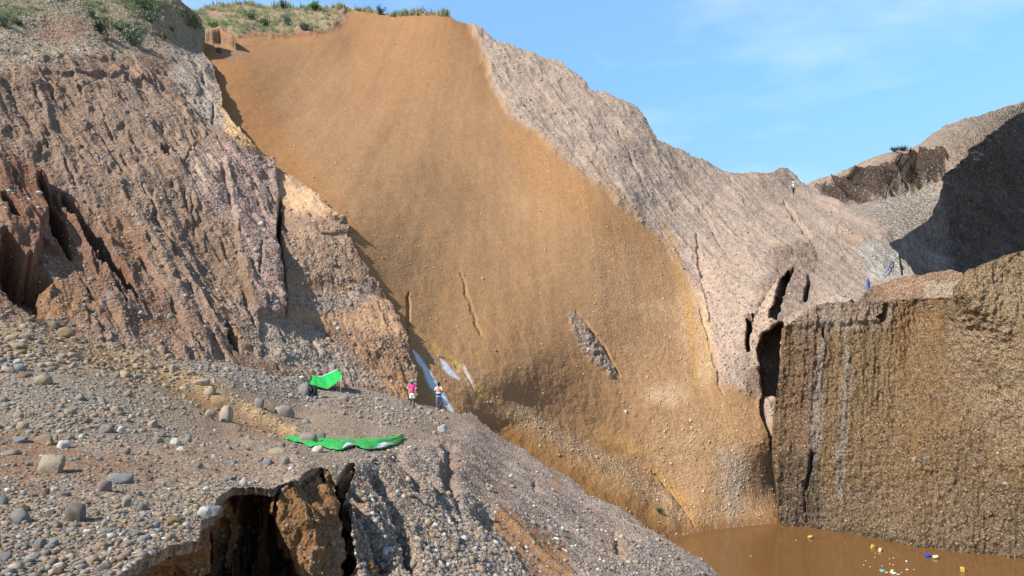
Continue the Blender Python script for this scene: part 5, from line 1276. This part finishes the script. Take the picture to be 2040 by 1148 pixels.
SHRUBS = [(196, 66, 24, 26, 'dark', lh, 'dark green bush at the lower tip of the grassy strip'), (238, 60, 14, 12, 'dark', lh, 'small dark bush right of the dark green one among pale stones'), (264, 88, 40, 32, 'sage', lh, 'largest sage green bush on the pale stony slope'),
    (208, 88, 16, 14, 'dry', lh, 'small dry bush left of the largest sage one'), (327, 78, 20, 14, 'dry', lh, 'low dry bush right of the largest sage one'), (346, 60, 10, 9, 'dark', lh, 'tiny dark bush near the top edge of the slope'), (4, 48, 20, 22, 'sage', lh, 'sage bush at the left border of the photo'),
    (37, 46, 14, 12, 'dark', lh, 'dark bush near the upper left corner'), (182, 32, 16, 18, 'sage', lh, 'pale bush at the upper end of the grassy strip'), (300, 40, 26, 20, 'sage', lh, 'wide pale bush in the grass near the top'), (280, 14, 20, 16, 'sage', lh, 'pale bush at the top border of the photo'),
    (424, 64, 16, 16, 'green', mo, 'bright green bush at the left end of the grassy terrace'), (525, 58, 16, 16, 'dark', mo, 'dark bush in the middle of the grassy terrace'), (625, 27, 22, 17, 'green', mo, 'bright green bush standing on the skyline'), (570, 56, 14, 20, 'sage', mo, 'pale bush right of the dark one on the terrace'),
    (500, 48, 22, 18, 'sage', mo, 'sage bush left of the dark one on the terrace'), (606, 64, 22, 16, 'sage', mo, 'sage bush at the lip of the orange slide'), (757, 28, 14, 16, 'dark', mo, 'wispy bush on the skyline above the orange slide'), (563, 22, 12, 20, 'dark', mo, 'wispy dark bush on the skyline above the terrace'),
    (1780, 303, 16, 9, 'dark', fh, 'left dark bush on the skyline of the far hill'), (1796, 297, 22, 9, 'dark', fh, 'right dark bush on the skyline of the far hill'), (1307, 1029, 12, 10, 'dark', mo, 'single green tuft on the gravel above the water')]
for k, (px, py, w_, h_, c, patch, lab) in enumerate(SHRUBS):
    p, n = patch.at(px, py); d = p.y; o = link('shrub', SM[(c, k % 2)]); s_ = w_ / F * d / 1.5
    o.scale = (s_, s_, h_ / F * d / 1.15); o.location = p - Vector((0, 0, .05 * s_)); o.rotation_euler = (0, 0, random.uniform(0, 6.28)); tag(o, lab, 'bush')
def grass(patch, mask, n, hmin, hmax, mats, seed, blades=9):
    q = np.random.default_rng(seed); ids = patch.pick(mask, n); V = []; Q = []; MI = []
    base = patch.co[ids]
    for k in range(n):
        hh = q.uniform(hmin, hmax); mi = q.integers(len(mats))
        for b_ in range(blades):
            a_ = q.random() * 6.28; r_ = q.random() * hh * .5; c_ = base[k] + [r_ * math.cos(a_), r_ * math.sin(a_), -.05]
            l_ = hh * q.uniform(.5, 1.1); tip = c_ + [q.normal() * .3 * l_, q.normal() * .3 * l_, l_]; wd = hh * .055; i0 = len(V)
            V += [c_ + [wd, 0, 0], c_ - [wd, 0, 0], (c_ + tip) / 2 + [-wd * .8, wd * .5, .05 * l_], tip]; Q.append((i0, i0 + 1, i0 + 2, i0 + 3)); MI.append(mi)
    me = np_mesh('grass', np.array(V), Q, smooth_=False)
    for m in mats: me.materials.append(m)
    me.polygons.foreach_set('material_index', np.array(MI, np.int32)); o = link('grass', me); tag(o, kind='stuff')
GM = [leaf_mat('grass_pale', (.21, .22, .12)), leaf_mat('grass_sage', (.13, .18, .09)), leaf_mat('grass_dry', (.30, .25, .15)), leaf_mat('grass_green', (.10, .18, .045))]
gl = lh.m_poly([(150, -30), (345, -20), (395, 50), (370, 70), (330, 52), (290, 60), (235, 48), (190, 60), (170, 20)], 10, 16) + .5 * lh.m_poly([(-20, -20), (150, -20), (100, 20), (40, 30), (-20, 60)], 10, 16)
grass(lh, gl * np.clip(.2 + 2 * fbm(lh.co / 4, 3, 701), 0, 1), 2800, .14, .48, GM, 71)
grass(mo, ter * np.clip(.25 + 2 * fbm(mo.co / 4, 3, 702), 0, 1), 1100, .25, .75, GM, 72)
sk_ = mo.m_line([(400, 30), (430, 15), (560, 16), (640, 26), (700, 18), (770, 29), (830, 28), (890, 30)], 7, 0, taper=False)
grass(mo, sk_ * np.clip(.05 + 2 * fbm(mo.co / 5, 2, 703), .02, 1), 330, .35, 1.2, [LM['dark'], GM[1], GM[2]], 73, 7)
